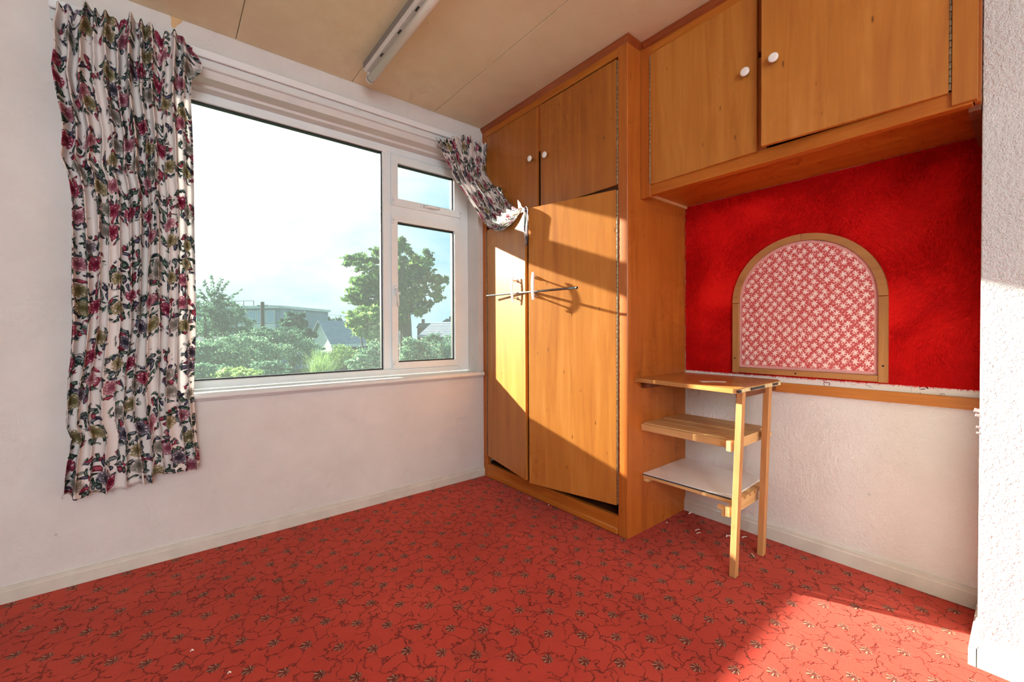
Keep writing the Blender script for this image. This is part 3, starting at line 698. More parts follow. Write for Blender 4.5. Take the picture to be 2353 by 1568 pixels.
def arch_face(inset, x_):
    b_ = bmesh.new(); uvl = b_.loops.layers.uv.new('UVMap'); r_ = ar-aw-inset
    pts_ = [(ac+r_, AZ0+.027+inset)] + [(ac+math.cos(i*PI/40)*r_, azs+math.sin(i*PI/40)*r_) for i in range(41)] + [(ac-r_, AZ0+.027+inset)]
    f_ = b_.faces.new([b_.verts.new((x_, y_, z_)) for y_, z_ in pts_])
    for l_ in f_.loops: l_[uvl].uv = (l_.vert.co.y, l_.vert.co.z)
    g_ = bmesh.ops.extrude_face_region(b_, geom=[f_])
    bmesh.ops.translate(b_, verts=[v_ for v_ in g_['geom'] if isinstance(v_, bmesh.types.BMVert)], vec=(.004, 0, 0))
    bmesh.ops.recalc_face_normals(b_, faces=b_.faces); return b_
fb = obj('fabric_border', arch_face(.001, AXF+.010), 'fabric_border', ap)
obj('sprigged_fabric', arch_face(.014, AXF+.008), 'sprig_fabric', fb)

# ================================================================== SMALL SHELF UNIT
su = thing('shelf_unit', 'makeshift raw pine shelf unit standing against the wardrobe side', 'shelf unit', (1.93, .96, 0))
tb = [(1.722, 1.189), (1.672, .716), (1.690, .706), (1.765, .710), (1.86, .703), (1.98, .706), (2.10, .699), (2.125, .712), (2.165, .730), (2.171, 1.189)]
tbo = obj('top_board', prism(tb, 'z', .739, .757, None, .001), 'board_top', su)
obj('bare_patch', prism([(1.83, .93), (1.80, .90), (1.84, .875), (1.87, .83), (1.90, .845), (1.885, .88), (1.86, .905)], 'z', .7565, .7576), 'paper', tbo)
obj('broken_edge', prism([(1.70, .7035), (1.765, .7085), (1.86, .7015), (1.98, .7045), (2.10, .697), (2.10, .7045), (1.98, .711), (1.86, .7085), (1.765, .714), (1.70, .708)], 'z', .7395, .7535), 'splinter', tbo)
for a_ in ((1.682, 1.705), (1.80, 1.93), (2.02, 2.09)):
    obj('split', box(a_[0], a_[1], .6985, .7022+.004*(a_[0] < 1.7), .7425, .752), 'board_edge', tbo)
obj('cleat', box(1.775, 2.16, 1.160, 1.1895, .706, .7388, .001), 'batten_dark', su)
obj('cleat', box(1.755, 2.12, .722, .742, .712, .7388, .001), 'batten_dark', su)
def leg(x, y, lx, ly, w1, w2, ztop, mat='pine_z'):
    b_ = bmesh.new(); A_ = [b_.verts.new((x+sx*w1/2, y+sy*w2/2, 0.001)) for sx, sy in ((-1, -1), (1, -1), (1, 1), (-1, 1))]
    B_ = [b_.verts.new((x+lx+sx*w1/2, y+ly+sy*w2/2, ztop)) for sx, sy in ((-1, -1), (1, -1), (1, 1), (-1, 1))]
    b_.faces.new(A_[::-1]); b_.faces.new(B_)
    for i in range(4): b_.faces.new((A_[i], A_[(i+1) % 4], B_[(i+1) % 4], B_[i]))
    bmesh.ops.recalc_face_normals(b_, faces=b_.faces); bmesh.ops.bevel(b_, geom=list(b_.edges), offset=.0012, segments=1, affect='EDGES')
    return obj('leg', b_, mat, su)
leg(1.740, .742, .012, -.022, .028, .024, .7385)
leg(2.003, .738, .010, -.020, .031, .024, .7385)
# middle shelf of slats
obj('cleat', box(1.795, 2.14, 1.165, 1.1895, .498, .517, .001), 'pine_x', su)
for i, (x0, x1, z_) in enumerate(((1.792, 1.872, .535), (1.880, 1.965, .534), (1.972, 2.062, .536), (2.070, 2.155, .534))):
    obj('slat', box(x0, x1, .772, 1.1895, z_-.017, z_, .0015), 'pine_y', su)
obj('cross_rail', box(1.735, 2.050, .752, .770, .496, .538, .001), 'pine_x', su)
obj('front_lip', box(1.775, 1.791, .775, 1.1895, .500, .530, .001), 'pine_y', su)
obj('rail_end', box(2.02, 2.075, .724, .752, .512, .530, .001), 'pine_x', su)
# lower shelf of slats
obj('cleat', box(1.795, 2.14, 1.165, 1.1895, .248, .266, .001), 'pine_x', su)
for i in range(7):
    x0 = 1.790+i*.052; obj('slat', box(x0, x0+.034, .757+.002*(i % 2), 1.1895, .2665, .2805, .0012), 'pine_y', su)
obj('cross_rail', box(1.745, 2.030, .760, .778, .228, .266, .001), 'pine_x', su)
obj('notched_block', prism([(.778, .262), (.812, .262), (.812, .248), (.796, .246), (.796, .222), (.778, .222)], 'x', 1.752, 1.768), 'pine_y', su)
wb = tag(obj('white_board', prism([(1.786, 1.1885), (1.799, .778), (2.150, .790), (2.165, 1.1885)], 'z', .2815, .2885, None, .0008), 'melamine'), 'white laminated board lying on the lowest shelf of the pine unit', 'board')
be = obj('edge_strip', prism([(1.784, 1.188), (1.797, .777), (1.799, .777), (1.786, 1.188)], 'z', .2815, .2868), 'board_edge', wb)

# ================================================================== FLUORESCENT CEILING LIGHT
LX0, LX1, LY0, LY1 = .786, .836, .63, 2.150
fl_ = thing('fluorescent_batten', 'grey white fluorescent batten light with a bare tube on the ceiling', 'ceiling light', (.81, 1.4, H))
obj('body', prism([(LX0, H-.0005), (LX0, H-.030), (LX0+.010, H-.046), (LX1-.010, H-.046), (LX1, H-.030), (LX1, H-.0005)], 'y', LY0, LY1), 'lamp_body', fl_)
obj('shaded_side', box(LX0-.0015, LX0, LY0, LY1, H-.031, H-.001), 'lamp_side_shade', fl_)  # thin skin that paints the shade on the left of the body
obj('tube', tube([(.819, LY0+.012, H-.074), (.819, LY1-.008, H-.074)], .019, 20), 'tube', fl_, smooth=True)
for y0, y1 in ((LY0-.002, LY0+.012), (LY1-.010, LY1+.004)):
    e_ = bmesh.new(); lathe([(0, .0205), (y1-y0, .0205)], (.819, y0, H-.074), (0, 1, 0), 20, e_); box(.805, .825, y0, y1, H-.068, H-.046, bm=e_)
    obj('lamp_holder', e_, 'lamp_body', fl_)
obj('end_ring', lathe([(0, .0196), (.004, .0196)], (.819, LY1-.014, H-.074), (0, 1, 0), 20), 'lamp_cap', fl_)
for y_ in (1.58, 1.75, 1.95): obj('clip', box(LX0+.016, LX0+.024, y_, y_+.03, H-.0475, H-.0458), 'lamp_cap', fl_)

# ================================================================== CURTAINS
LE = [(0, 0.0)]
def prof(px, yy):
    P_ = [at(u, v, 'y', yy) for u, v in px]; return sorted([(p_.z, p_.x) for p_ in P_])
lp = prof([(132, 30), (124, 60), (128, 110), (124, 160), (138, 230), (150, 280), (150, 320), (144, 365), (160, 400), (168, 450), (170, 560), (170, 740), (160, 830), (152, 870), (148, 950), (146, 980), (160, 1010), (152, 1060), (144, 1135)], 2.285)
rp = prof([(440, 130), (438, 190), (436, 230), (441, 330), (445, 450), (447, 620), (446, 760), (442, 900), (447, 960), (452, 1010), (460, 1050), (462, 1095)], 2.285)
hem = [(0, .372), (.2, .358), (.42, .360), (.60, .366), (.645, .396), (.78, .394), (.9, .390), (1.0, .400)]
topz = [(0, 2.195), (.06, 2.215), (.12, 2.185), (.2, 2.235), (.30, 2.215), (.36, 2.225), (.43, 2.20), (.50, 2.245), (.6, 2.240), (.68, 2.235), (.74, 2.205), (.80, 2.235), (.9, 2.245), (1.0, 2.20)]
NF = 12
def cur_left(s, t):
    z1 = interp(topz, s) + .004*math.sin(s*2*PI*NF*1.3+.6); z0 = interp(hem, s) + .006*math.sin(s*40)
    z = z1 + (z0-z1)*t
    xa, xb = interp(lp, z), interp(rp, z)
    # folds drift and merge on the way down
    ph = 2*PI*NF*(s + .010*math.sin(7*t+s*5)) + .6*math.sin(3.1*t+2*s)
    soft = .55 + .45*math.exp(-t*1.6)
    a_ = .030*(.80+.35*math.sin(s*13+1))*(1.15-.25*t)
    y = 2.284 - a_*math.sin(ph)*soft - .010*math.sin(ph*.5+1.1+t*2) - .012*t*math.sin(s*9+1)
    xx = xa + (xb-xa)*s + .006*math.cos(ph)*(.4+.6*t) + .006*math.sin(t*9+s*20)*t
    if t < .055:                                   # ruffled heading above the track
        k = (1-t/.055); y += a_*math.sin(ph)*soft*.75*k - .013*k*math.sin(ph*1.27+.8) - .006*k - .010*math.sin(k*PI)
    elif t < .085: y -= .004*math.sin((t-.055)/.03*PI)
    if t > .935:                                   # sewn frill along the hem
        k = (t-.935)/.065; y += -.014*k*math.sin(ph*.62+1.5)-.010*k; xx += .006*k*math.cos(ph*.62)
    # loose folded edge on the left
    if s < .10: k = 1-s/.10; y += .018*k*math.sin(z*9+1)+.006*k; xx -= .004*k
    if s > .93 and .01 < t < .075: xx += .034*math.sin((t-.01)/.065*PI)*((s-.93)/.07)**1.5; y -= .012*math.sin((t-.01)/.065*PI)
    if y > 2.296: y = 2.296 + .012*math.tanh((y-2.296)/.025)
    return Vector((xx, y, z))
CL = sheet(cur_left, 300, 200, lambda s, t: (s*.66, (1-t)*1.86)); CL.materials.append(MT['floral_cloth'])
lc = thing('curtain', 'long floral curtain hanging gathered at the left of the window', 'curtain', (-.1, 2.29, .35), 'floral curtains')
o_ = obj('cloth', CL, None, lc); sm = o_.modifiers.new('thickness', 'SOLIDIFY'); sm.thickness = .0012

# right curtain: gathered on the track, swept down and tucked over the open door
LO = [at(1003, 322, 'y', 2.285), at(1022, 360, 'y', 2.285), at(1045, 410, 'y', 2.27), at(1085, 468, 'y', 2.22), at(1118, 518, 'x', 1.585), at(1145, 532, 'x', 1.572), at(1172, 518, 'x', 1.562), at(1196, 491, 'x', 1.552)]
HI = [at(1122, 332, 'x', 1.640), at(1119, 360, 'x', 1.640), at(1118, 398, 'x', 1.632), at(1136, 428, 'x', 1.615), at(1158, 452, 'x', 1.60), at(1172, 467, 'x', 1.59), at(1186, 478, 'x', 1.575), at(1200, 482, 'x', 1.556)]
def crv(P_, t):
    n = len(P_)-1; x = t*n; i = min(int(x), n-1); f_ = x-i
    p0, p1, p2, p3 = P_[max(i-1, 0)], P_[i], P_[i+1], P_[min(i+2, n)]
    return .5*((2*p1) + (p2-p0)*f_ + (2*p0-5*p1+4*p2-p3)*f_*f_ + (3*p1-p0-3*p2+p3)*f_**3)
def cur_right(s, t):
    a_, b_ = crv(LO, t), crv(HI, t); p_ = a_.lerp(b_, s)
    n_ = Vector((-.75, -.62, .1)).normalized(); sag = math.sin(s*PI)
    ph = 2*PI*6.5*s + 1.2*t + .6*math.sin(5*t)
    amp = .016*(1-.72*t)
    p_ = p_ + n_*(amp*math.sin(ph) + .020*sag*(1-t)*.8 + .012*sag*math.sin(t*PI))
    p_.z -= .018*sag*math.sin(t*PI)
    if t < .14:
        k = 1-t/.14; p_ += n_*(.018*k*math.sin(ph*2.1+.4)); p_.z += .010*k*math.sin(ph*2.3+1.5)+.020*k*math.sin(s*PI)
    if t > .93:
        k = (t-.93)/.07; p_.z += .006*k
    if p_.y > 2.285: p_.y = 2.285 + .020*math.tanh((p_.y-2.285)/.04)
    if p_.x > 1.632: p_.x = 1.632 + .016*math.tanh((p_.x-1.632)/.03)
    return p_
CR = sheet(cur_right, 140, 120, lambda s, t: (s*.62+2.3, (1-t)*.82+.31)); CR.materials.append(MT['floral_cloth'])
rc = thing('curtain', 'short floral curtain swept sideways and tucked over the open wardrobe door', 'curtain', (1.5, 2.2, 1.65), 'floral curtains')
o_ = obj('cloth', CR, None, rc); sm = o_.modifiers.new('thickness', 'SOLIDIFY'); sm.thickness = .0012
# sunlit fold standing behind the swept cloth, and the tail that hangs over the door edge
FB = [at(1126, 440, 'x', 1.628), at(1133, 431, 'x', 1.628), at(1146, 430, 'x', 1.628), at(1154, 436, 'x', 1.628), at(1158, 452, 'x', 1.628)]
def fold(s, t):
    a_ = crv(FB, s); b_ = crv([at(1135, 470, 'x', 1.622), at(1148, 478, 'x', 1.622), at(1162, 482, 'x', 1.622)], s)
    return a_.lerp(b_, t) + Vector((.006*math.sin(s*14+t*2), 0, 0))
fo = sheet(fold, 24, 12, lambda s, t: (s*.07+.5, t*.08)); fo.materials.append(MT['floral_cloth']); o_ = obj('back_fold', fo, None, rc); o_.modifiers.new('thickness', 'SOLIDIFY').thickness = .0012
T0 = [at(1186, 486, 'x', 1.545), at(1193, 480, 'x', 1.540), at(1203, 488, 'x', 1.532), at(1203, 520, 'x', 1.531), at(1206, 545, 'x', 1.531), at(1207, 567, 'x', 1.531)]
T1 = [at(1196, 481, 'x', 1.545), at(1204, 476, 'x', 1.536), at(1213, 480, 'x', 1.528), at(1213, 515, 'x', 1.527), at(1212, 545, 'x', 1.527), at(1211, 566, 'x', 1.527)]
def tail(s, t):
    p_ = crv(T0, t).lerp(crv(T1, t), s); return p_ + Vector((-.78, -.62, 0))*(.006*math.sin(s*9+t*11)+.006*math.sin(s*PI)) + Vector((0, 0, .004*math.sin(t*30+s*5)))
ta = sheet(tail, 24, 60, lambda s, t: (s*.09+.2, t*.22)); ta.materials.append(MT['floral_cloth']); o_ = obj('tail', ta, None, rc); o_.modifiers.new('thickness', 'SOLIDIFY').thickness = .0012

# ================================================================== SCRAPS ON THE CARPET
def scrap(px, pts, w_, label, mat='paper', h_=.004):
    c_ = at(px[0], px[1], 'z', 0); b_ = bmesh.new(); L_, R_ = [], []
    P_ = [Vector((c_.x+x_, c_.y+y_, .0025 + h_*abs(math.sin(i*1.7)))) for i, (x_, y_) in enumerate(pts)]
    for i, p_ in enumerate(P_):
        t_ = (P_[min(i+1, len(P_)-1)]-P_[max(i-1, 0)]).normalized(); s_ = Vector((-t_.y, t_.x, .25)).normalized()*w_
        L_.append(b_.verts.new(p_+s_)); R_.append(b_.verts.new(p_-s_))
    for i in range(len(P_)-1): b_.faces.new((L_[i], L_[i+1], R_[i+1], R_[i]))
    g_ = bmesh.ops.extrude_face_region(b_, geom=list(b_.faces)); bmesh.ops.translate(b_, verts=[v_ for v_ in g_['geom'] if isinstance(v_, bmesh.types.BMVert)], vec=(0, 0, .0008))
    bmesh.ops.recalc_face_normals(b_, faces=b_.faces)
    zmin = min(v_.co.z for v_ in b_.verts)
    for v_ in b_.verts: v_.co.z += .0005 - zmin
    tag(obj('paper_scrap' if mat == 'paper' else 'wood_splinter', b_, mat), label, 'scrap', 'scraps on the carpet')
scrap((1586, 1181), [(-.012, .004), (-.004, -.003), (.003, .005), (.012, -.002), (.016, .004)], .0035, 'curled white paper scrap in the corner by the wardrobe foot')
scrap((1603, 1220), [(-.012, .006), (-.005, .002), (.004, .004), (.012, -.004)], .0022, 'white paper curl under the shelf unit, left of its front leg')
scrap((1605, 1227), [(-.010, .005), (-.002, .001), (.006, .001), (.010, -.006)], .002, 'lower of two paper curls under the shelf unit')
scrap((1674, 1234), [(-.012, .004), (-.003, .006), (.006, 0), (.012, -.008)], .003, 'white paper shred just behind the front leg of the shelf unit')
scrap((1711, 1236), [(-.012, .006), (0, 0), (.012, -.004)], .003, 'white paper shred between the two legs of the shelf unit')
scrap((1730, 1277), [(-.012, -.010), (0, 0), (.013, .010)], .0032, 'short pale wood splinter beside the back leg of the shelf unit', 'splinter', .001)
for (px, lb) in (((1158, 1094), 'white speck on the carpet in front of the left wardrobe door'), ((1166, 1113), 'white speck on the carpet near the window wall corner'), ((1217, 1147), 'tiny crumb on the carpet below the wardrobe door gap'),
                 ((1261, 1162), 'larger white crumb on the carpet below the right wardrobe door'), ((1354, 1197), 'white crumb on the carpet near the wardrobe corner foot'), ((1533, 1203), 'white crumb at the foot of the wardrobe side panel'),
                 ((441, 1498), 'white thread on the carpet at the lower left below the curtain'), ((527, 1549), 'white thread on the carpet at the very bottom left')):
    scrap(px, [(-.004, .001), (0, .002), (.004, -.001)], .0018, lb)

# ================================================================== THE GARDEN AND THE HOUSES BEYOND
GZ = -2.7
gr = struct(obj('ground', box(-90, 140, 2.75, 190, GZ-.3, GZ), 'lawn'), 'green garden ground far below the window')
def foliage(clumps, leaf, n, mat, name='foliage', parent=None, sd=1, shell=.55, aspect=.5):
    """clumps: (centre, rx, rz); leaves are small bent quads scattered through each clump"""
    r_ = np.random.default_rng(sd); w_ = np.array([c_[1]*c_[1]*c_[2] for c_ in clumps])**.75; cnt = np.maximum(8, (n*w_/w_.sum()).astype(int)); P_ = []
    for (c_, rx, rz), k in zip(clumps, cnt):
        m_ = int(max(6, min(40, k/45))); d_ = r_.normal(size=(m_, 3)); d_ /= np.linalg.norm(d_, axis=1)[:, None]; rad = shell + (1.08-shell)*r_.random(m_)**.6
        sub = d_*rad[:, None]; pick = r_.integers(0, m_, k); g_ = r_.normal(size=(k, 3))*np.array([.15, .15, .11])*(.6+.8*r_.random(m_))[pick][:, None]
        q_ = sub[pick] + g_
        P_.append(np.array(c_)[None, :] + q_*np.array([rx, rx, rz])[None, :])
    P_ = np.concatenate(P_); k = len(P_); a_ = r_.normal(size=(k, 3)); a_[:, 2] -= .3; a_ /= np.linalg.norm(a_, axis=1)[:, None]
    b_ = np.cross(a_, r_.normal(size=(k, 3))); b_ /= np.linalg.norm(b_, axis=1)[:, None]; s_ = leaf*r_.uniform(.6, 1.35, k)[:, None]
    V_ = np.empty((k*4, 3)); V_[0::4] = P_-a_*s_*.5; V_[1::4] = P_+b_*s_*.5*aspect; V_[2::4] = P_+a_*s_*.5; V_[3::4] = P_-b_*s_*.5*aspect
    me = tris(V_, np.arange(k*4).reshape(-1, 4), name); me.materials.append(MT[mat])
    o = obj(name, me, None, parent); return o
def px_clumps(L_, d): return [(far(u, v, d), ru*d/FPX, rv*d/FPX) for u, v, ru, rv in L_]
def plant(name, label, L_, d, leaf, n, mat, cat='shrub', group=None, stems=3, sd=1, dj=.6, trunk=None):
    r_ = random.Random(sd); cl_ = [(far(u, v, d+r_.uniform(-dj, dj)*d*.06), ru*d/FPX, rv*d/FPX) for u, v, ru, rv in L_]
    cx = sum((c_[0] for c_ in cl_), Vector())/len(cl_); root = thing(name, label, cat, (cx.x, cx.y, GZ), group)
    foliage(cl_, leaf, n, mat, 'foliage', root, sd)
    for i in range(stems):
        c_ = cl_[i % len(cl_)][0]; e_ = Vector((cx.x+r_.uniform(-.15, .15), cx.y+r_.uniform(-.15, .15), GZ)); rd = (trunk or .03)*(1 if i == 0 else .7)
        obj('stem' if not trunk else 'trunk' if i == 0 else 'branch', tube([e_, e_.lerp(c_, .5)+Vector((0, 0, .3)), c_], [rd*1.5, rd, rd*.5], 7), 'bark', root)
    return root
# the big tree behind the mullion
TD = 21
tl = [(927, 566, 30, 26), (884, 584, 30, 22), (838, 600, 36, 16), (815, 612, 20, 10), (962, 598, 30, 28), (908, 622, 40, 30), (858, 648, 48, 30), (812, 682, 30, 20), (828, 660, 32, 16), (975, 640, 32, 24), (1008, 645, 24, 11), (990, 676, 30, 17), (932, 668, 40, 34), (862, 700, 48, 28), (945, 715, 30, 28), (978, 700, 16, 14), (905, 735, 36, 30)]
bt_ = thing('tree', 'large leafy tree rising behind the window mullion', 'tree', (far(930, 700, TD).x, far(930, 700, TD).y, GZ), 'trees in the gardens')
foliage([(far(u, v, TD+((i*37) % 11-5)*.25), a_*TD/FPX, b_*TD/FPX) for i, (u, v, a_, b_) in enumerate(tl)], .26, 13000, 'leaf_tree', 'foliage', bt_, 5, .35)
tp = far(934, 760, TD); tb0 = Vector((tp.x, tp.y, GZ))
obj('trunk', tube([tb0, tb0.lerp(far(932, 760, TD), .6), far(932, 740, TD), far(928, 660, TD), far(926, 600, TD)], [.42, .34, .28, .18, .07], 10), 'bark', bt_)
for u, v in ((838, 605), (858, 650), (815, 682), (975, 640), (1000, 648), (985, 678), (884, 588), (862, 700)):
    s0 = far(931, 700 if v > 640 else 660, TD); e1_ = far(u, v, TD+.3); obj('branch', tube([s0, s0.lerp(e1_, .5)+Vector((0, 0, .15)), e1_], [.11, .07, .025], 6), 'bark', bt_)
plant('tree', 'sunlit yellow green tree in front of the big tree, left of the mullion', [(842, 728, 36, 22), (826, 748, 28, 16), (866, 745, 34, 22), (850, 768, 30, 14), (872, 775, 24, 24)], 18, .22, 4200, 'leaf_light', 'tree', 'trees in the gardens', 4, 11, trunk=.07)
plant('tree', 'dark bushy tree behind the small white garage', [(672, 733, 22, 18), (690, 748, 20, 14), (655, 748, 18, 16), (675, 760, 34, 18)], 34, .30, 3800, 'leaf_dark', 'tree', 'trees in the gardens', 3, 12, trunk=.12)
# young tree at the left edge of the pane with bare twigs
yt = plant('tree', 'young tree with spiky twigs beside the floral curtain', [(470, 715, 36, 26), (510, 720, 42, 28), (545, 745, 36, 24), (480, 755, 48, 26), (450, 700, 20, 22), (500, 690, 22, 16)], 12, .085, 6500, 'leaf_tree2', 'tree', 'trees in the gardens', 3, 13, trunk=.05)
tw = random.Random(4)
for (u0, v0_, u1, v1_) in ((492, 700, 487, 632), (490, 690, 508, 642), (486, 690, 469, 648), (500, 700, 552, 668), (486, 705, 456, 668), (495, 695, 522, 650), (500, 690, 500, 660)):
    a_, c_ = far(u0, v0_, 12), far(u1, v1_, 12); obj('twig', tube([a_, a_.lerp(c_, .5)+Vector((.03, 0, .03)), c_], [.012, .008, .003], 5), 'bark', yt)
    foliage([(a_.lerp(c_, k/9), .05, .06) for k in range(2, 10)], .085, 60, 'leaf_tree2', 'twig_leaves', yt, int(u0+u1), .2)
# distant tree line
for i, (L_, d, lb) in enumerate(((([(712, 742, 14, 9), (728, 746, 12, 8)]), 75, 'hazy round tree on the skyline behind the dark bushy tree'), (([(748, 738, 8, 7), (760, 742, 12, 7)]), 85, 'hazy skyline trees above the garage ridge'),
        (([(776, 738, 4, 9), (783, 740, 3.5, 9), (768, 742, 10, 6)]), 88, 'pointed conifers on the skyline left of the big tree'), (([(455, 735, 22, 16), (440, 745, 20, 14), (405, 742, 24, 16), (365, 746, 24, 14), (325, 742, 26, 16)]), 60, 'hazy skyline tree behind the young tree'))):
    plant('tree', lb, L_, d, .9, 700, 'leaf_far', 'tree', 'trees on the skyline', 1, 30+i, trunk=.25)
# shrubs
SH = [('broad pale shrub at the left beside the curtain edge', [(478, 812, 44, 26), (515, 800, 44, 26), (545, 820, 40, 24), (428, 808, 44, 26), (384, 812, 44, 28), (340, 802, 46, 28)], 7.7, .050, 12500, 'leaf_shrub'),
      ('rounded shrub in the middle of the hedge row', [(585, 800, 46, 26), (620, 812, 44, 26), (560, 790, 30, 20)], 9.6, .050, 7000, 'leaf_shrub'),
      ('upright green shrub left of the pampas grass', [(662, 792, 34, 28), (690, 812, 30, 26), (672, 770, 20, 16)], 11.4, .055, 5200, 'leaf_tree2'),
      ('low shrub at the bottom left corner of the pane', [(462, 858, 34, 22), (495, 862, 34, 20)], 6.0, .045, 4200, 'leaf_shrub'),
      ('low yellowish shrub along the bottom of the pane', [(540, 862, 34, 16), (570, 866, 30, 14)], 5.2, .045, 3200, 'leaf_light'),
      ('low dark shrub at the bottom middle of the pane', [(615, 852, 34, 22), (650, 858, 30, 18)], 6.2, .045, 3600, 'leaf_tree2'),
      ('bushy hedge below the flat roofed building', [(575, 772, 30, 16), (612, 768, 26, 14), (640, 776, 30, 16)], 14, .08, 3800, 'leaf_tree2'),
      ('dark hedge between the pole and the garage', [(668, 768, 26, 14), (700, 772, 24, 16)], 20, .14, 2600, 'leaf_dark'),
      ('pale shrub in front of the white garage gable', [(722, 806, 26, 14), (700, 795, 20, 14)], 14.5, .06, 3000, 'leaf_shrub'),
      ('light green shrub below the garage eaves', [(790, 818, 34, 22), (760, 832, 30, 18)], 10.2, .055, 4200, 'leaf_light'),
      ('hazy shrub at the lower right corner of the large pane', [(845, 830, 30, 26), (868, 812, 24, 26), (820, 842, 24, 16)], 8.6, .055, 4400, 'leaf_shrub'),
      ('tall shrub at the left of the casement pane', [(950, 800, 24, 26), (972, 812, 26, 26), (940, 820, 20, 22)], 7.8, .055, 4600, 'leaf_shrub'),
      ('shrub in the middle of the casement pane', [(1000, 796, 24, 26), (1018, 812, 26, 24)], 9.9, .055, 4200, 'leaf_tree2'),
      ('shrub at the right edge of the casement pane', [(1040, 790, 18, 28), (1052, 812, 18, 24), (1090, 792, 34, 28), (1135, 798, 36, 28), (1180, 790, 36, 28)], 12, .06, 9000, 'leaf_shrub')]
for i, (lb, L_, d, lf, n, mt_) in enumerate(SH): plant('shrub', lb, L_, d, lf, n, mt_, 'shrub', 'shrubs in the gardens', 3, 50+i, trunk=None)
# pampas grass tuft
pc = far(738, 858, 7.6); pg = thing('pampas_grass', 'tuft of long arching pale grass at the bottom of the pane', 'grass', (pc.x, pc.y, GZ)); r_ = np.random.default_rng(9); Vv, Ff = [], []
for k in range(700):
    a_ = r_.uniform(0, 2*PI); ln_ = r_.uniform(.45, .95); out_ = r_.uniform(.08, .42); b0 = np.array([pc.x+r_.normal(0, .07), pc.y+r_.normal(0, .07), pc.z-.35]); h_ = np.array([math.cos(a_), math.sin(a_), 0]); sd_ = np.array([-h_[1], h_[0], 0])*.005; i0 = len(Vv)
    for j in range(4):
        t_ = j/3; p_ = b0 + h_*out_*t_**1.8 + np.array([0, 0, ln_*(t_-.32*t_**3*out_*2.4)]); w__ = 1-t_*.85; Vv += [p_-sd_*w__, p_+sd_*w__]
    for j in range(3): Ff.append((i0+2*j, i0+2*j+1, i0+2*j+3, i0+2*j+2))
me = tris(Vv, Ff, 'blades'); me.materials.append(MT['leaf_light']); po = obj('blades', me, None, pg); po['kind'] = 'stuff'
obj('clump_base', lathe([(0, .30), (1.2, .26), (pc.z-GZ-.3, .10)], (pc.x, pc.y, GZ), (0, 0, 1), 12), 'leaf_light', pg)
# buildings: boxes set in a turned plan frame
def plan(o_, ang):
    c_, s_ = math.cos(ang), math.sin(ang); rx = R0*c_ + Vector((F.x, F.y, 0)).normalized()*s_; ry = -R0*s_ + Vector((F.x, F.y, 0)).normalized()*c_
    return Matrix(((rx.x, ry.x, 0, o_.x), (rx.y, ry.y, 0, o_.y), (0, 0, 1, 0), (0, 0, 0, 1)))
def tbox(M_, *a): b_ = box(*a); b_.transform(M_); return b_
FB_ = far(575, 740, 40); M_ = plan(FB_, -.12)
fbd = thing('flat_roofed_building', 'long pale flat roofed building behind the young tree', 'building', (FB_.x, FB_.y, GZ))
px_ = 40/FPX; zr = HC + 40*(764-703)/FPX; zb = HC + 40*(764-744)/FPX
obj('wall', tbox(M_, -6, 3.15, 0, 8, GZ, zr-.25), 'facade_blue', fbd); obj('ground_floor', tbox(M_, -6.02, 2.9, -.03, 0, GZ, zb-.35), 'dark_brick', fbd)
obj('roof', tbox(M_, -6.2, 3.35, -.3, 8.2, zr-.25, zr), 'render_white', fbd); obj('spandrel', tbox(M_, -1.2, 2.6, -.12, 0, zb-.5, zb), 'render_white', fbd)
for i in range(4):
    x0 = -1.1+i*.93; w_ = obj('window', tbox(M_, x0, x0+.86, -.10, .02, zb+.05, zr-.42), 'render_white', fbd); obj('pane', tbox(M_, x0+.07, x0+.79, -.11, -.09, zb+.12, zr-.48), 'far_glass', w_)
for i in range(3):
    x0 = -5.6+i*1.4; w_ = obj('window', tbox(M_, x0, x0+1.1, -.10, .02, zb+.05, zr-.5), 'render_white', fbd); obj('pane', tbox(M_, x0+.08, x0+1.02, -.11, -.09, zb+.13, zr-.57), 'far_glass', w_)
obj('rooftop_rail', tbox(M_, -3.6, -.4, 1, 1.04, zr+.55, zr+.59), 'roof_dark', fbd)
for i in range(4): obj('rail_post', tbox(M_, -3.6+i*1.05, -3.55+i*1.05, 1, 1.04, zr, zr+.57), 'roof_dark', fbd)
pp_ = far(603, 694, 28); pl_o = thing('utility_pole', 'dark wooden pole standing in front of the flat roofed building', 'pole', (pp_.x, pp_.y, GZ))
obj('shaft', lathe([(0, .15), (pp_.z-GZ, .11)], (pp_.x, pp_.y, GZ), (0, 0, 1), 10), 'pole_wood', pl_o); obj('crosspiece', tube([pp_+Vector((-.3, .1, -.25)), pp_+Vector((.3, -.1, -.25))], .03, 6), 'pole_wood', pl_o)
w0, w1 = far(608, 700, 28.3), far(960, 727, 60)
tag(obj('overhead_wire', tube([w0.lerp(w1, k/12)+Vector((0, 0, -.6*math.sin(k/12*PI))) for k in range(13)], .012, 5), 'roof_dark'), 'thin overhead wire running from the pole towards the big tree', 'wire')
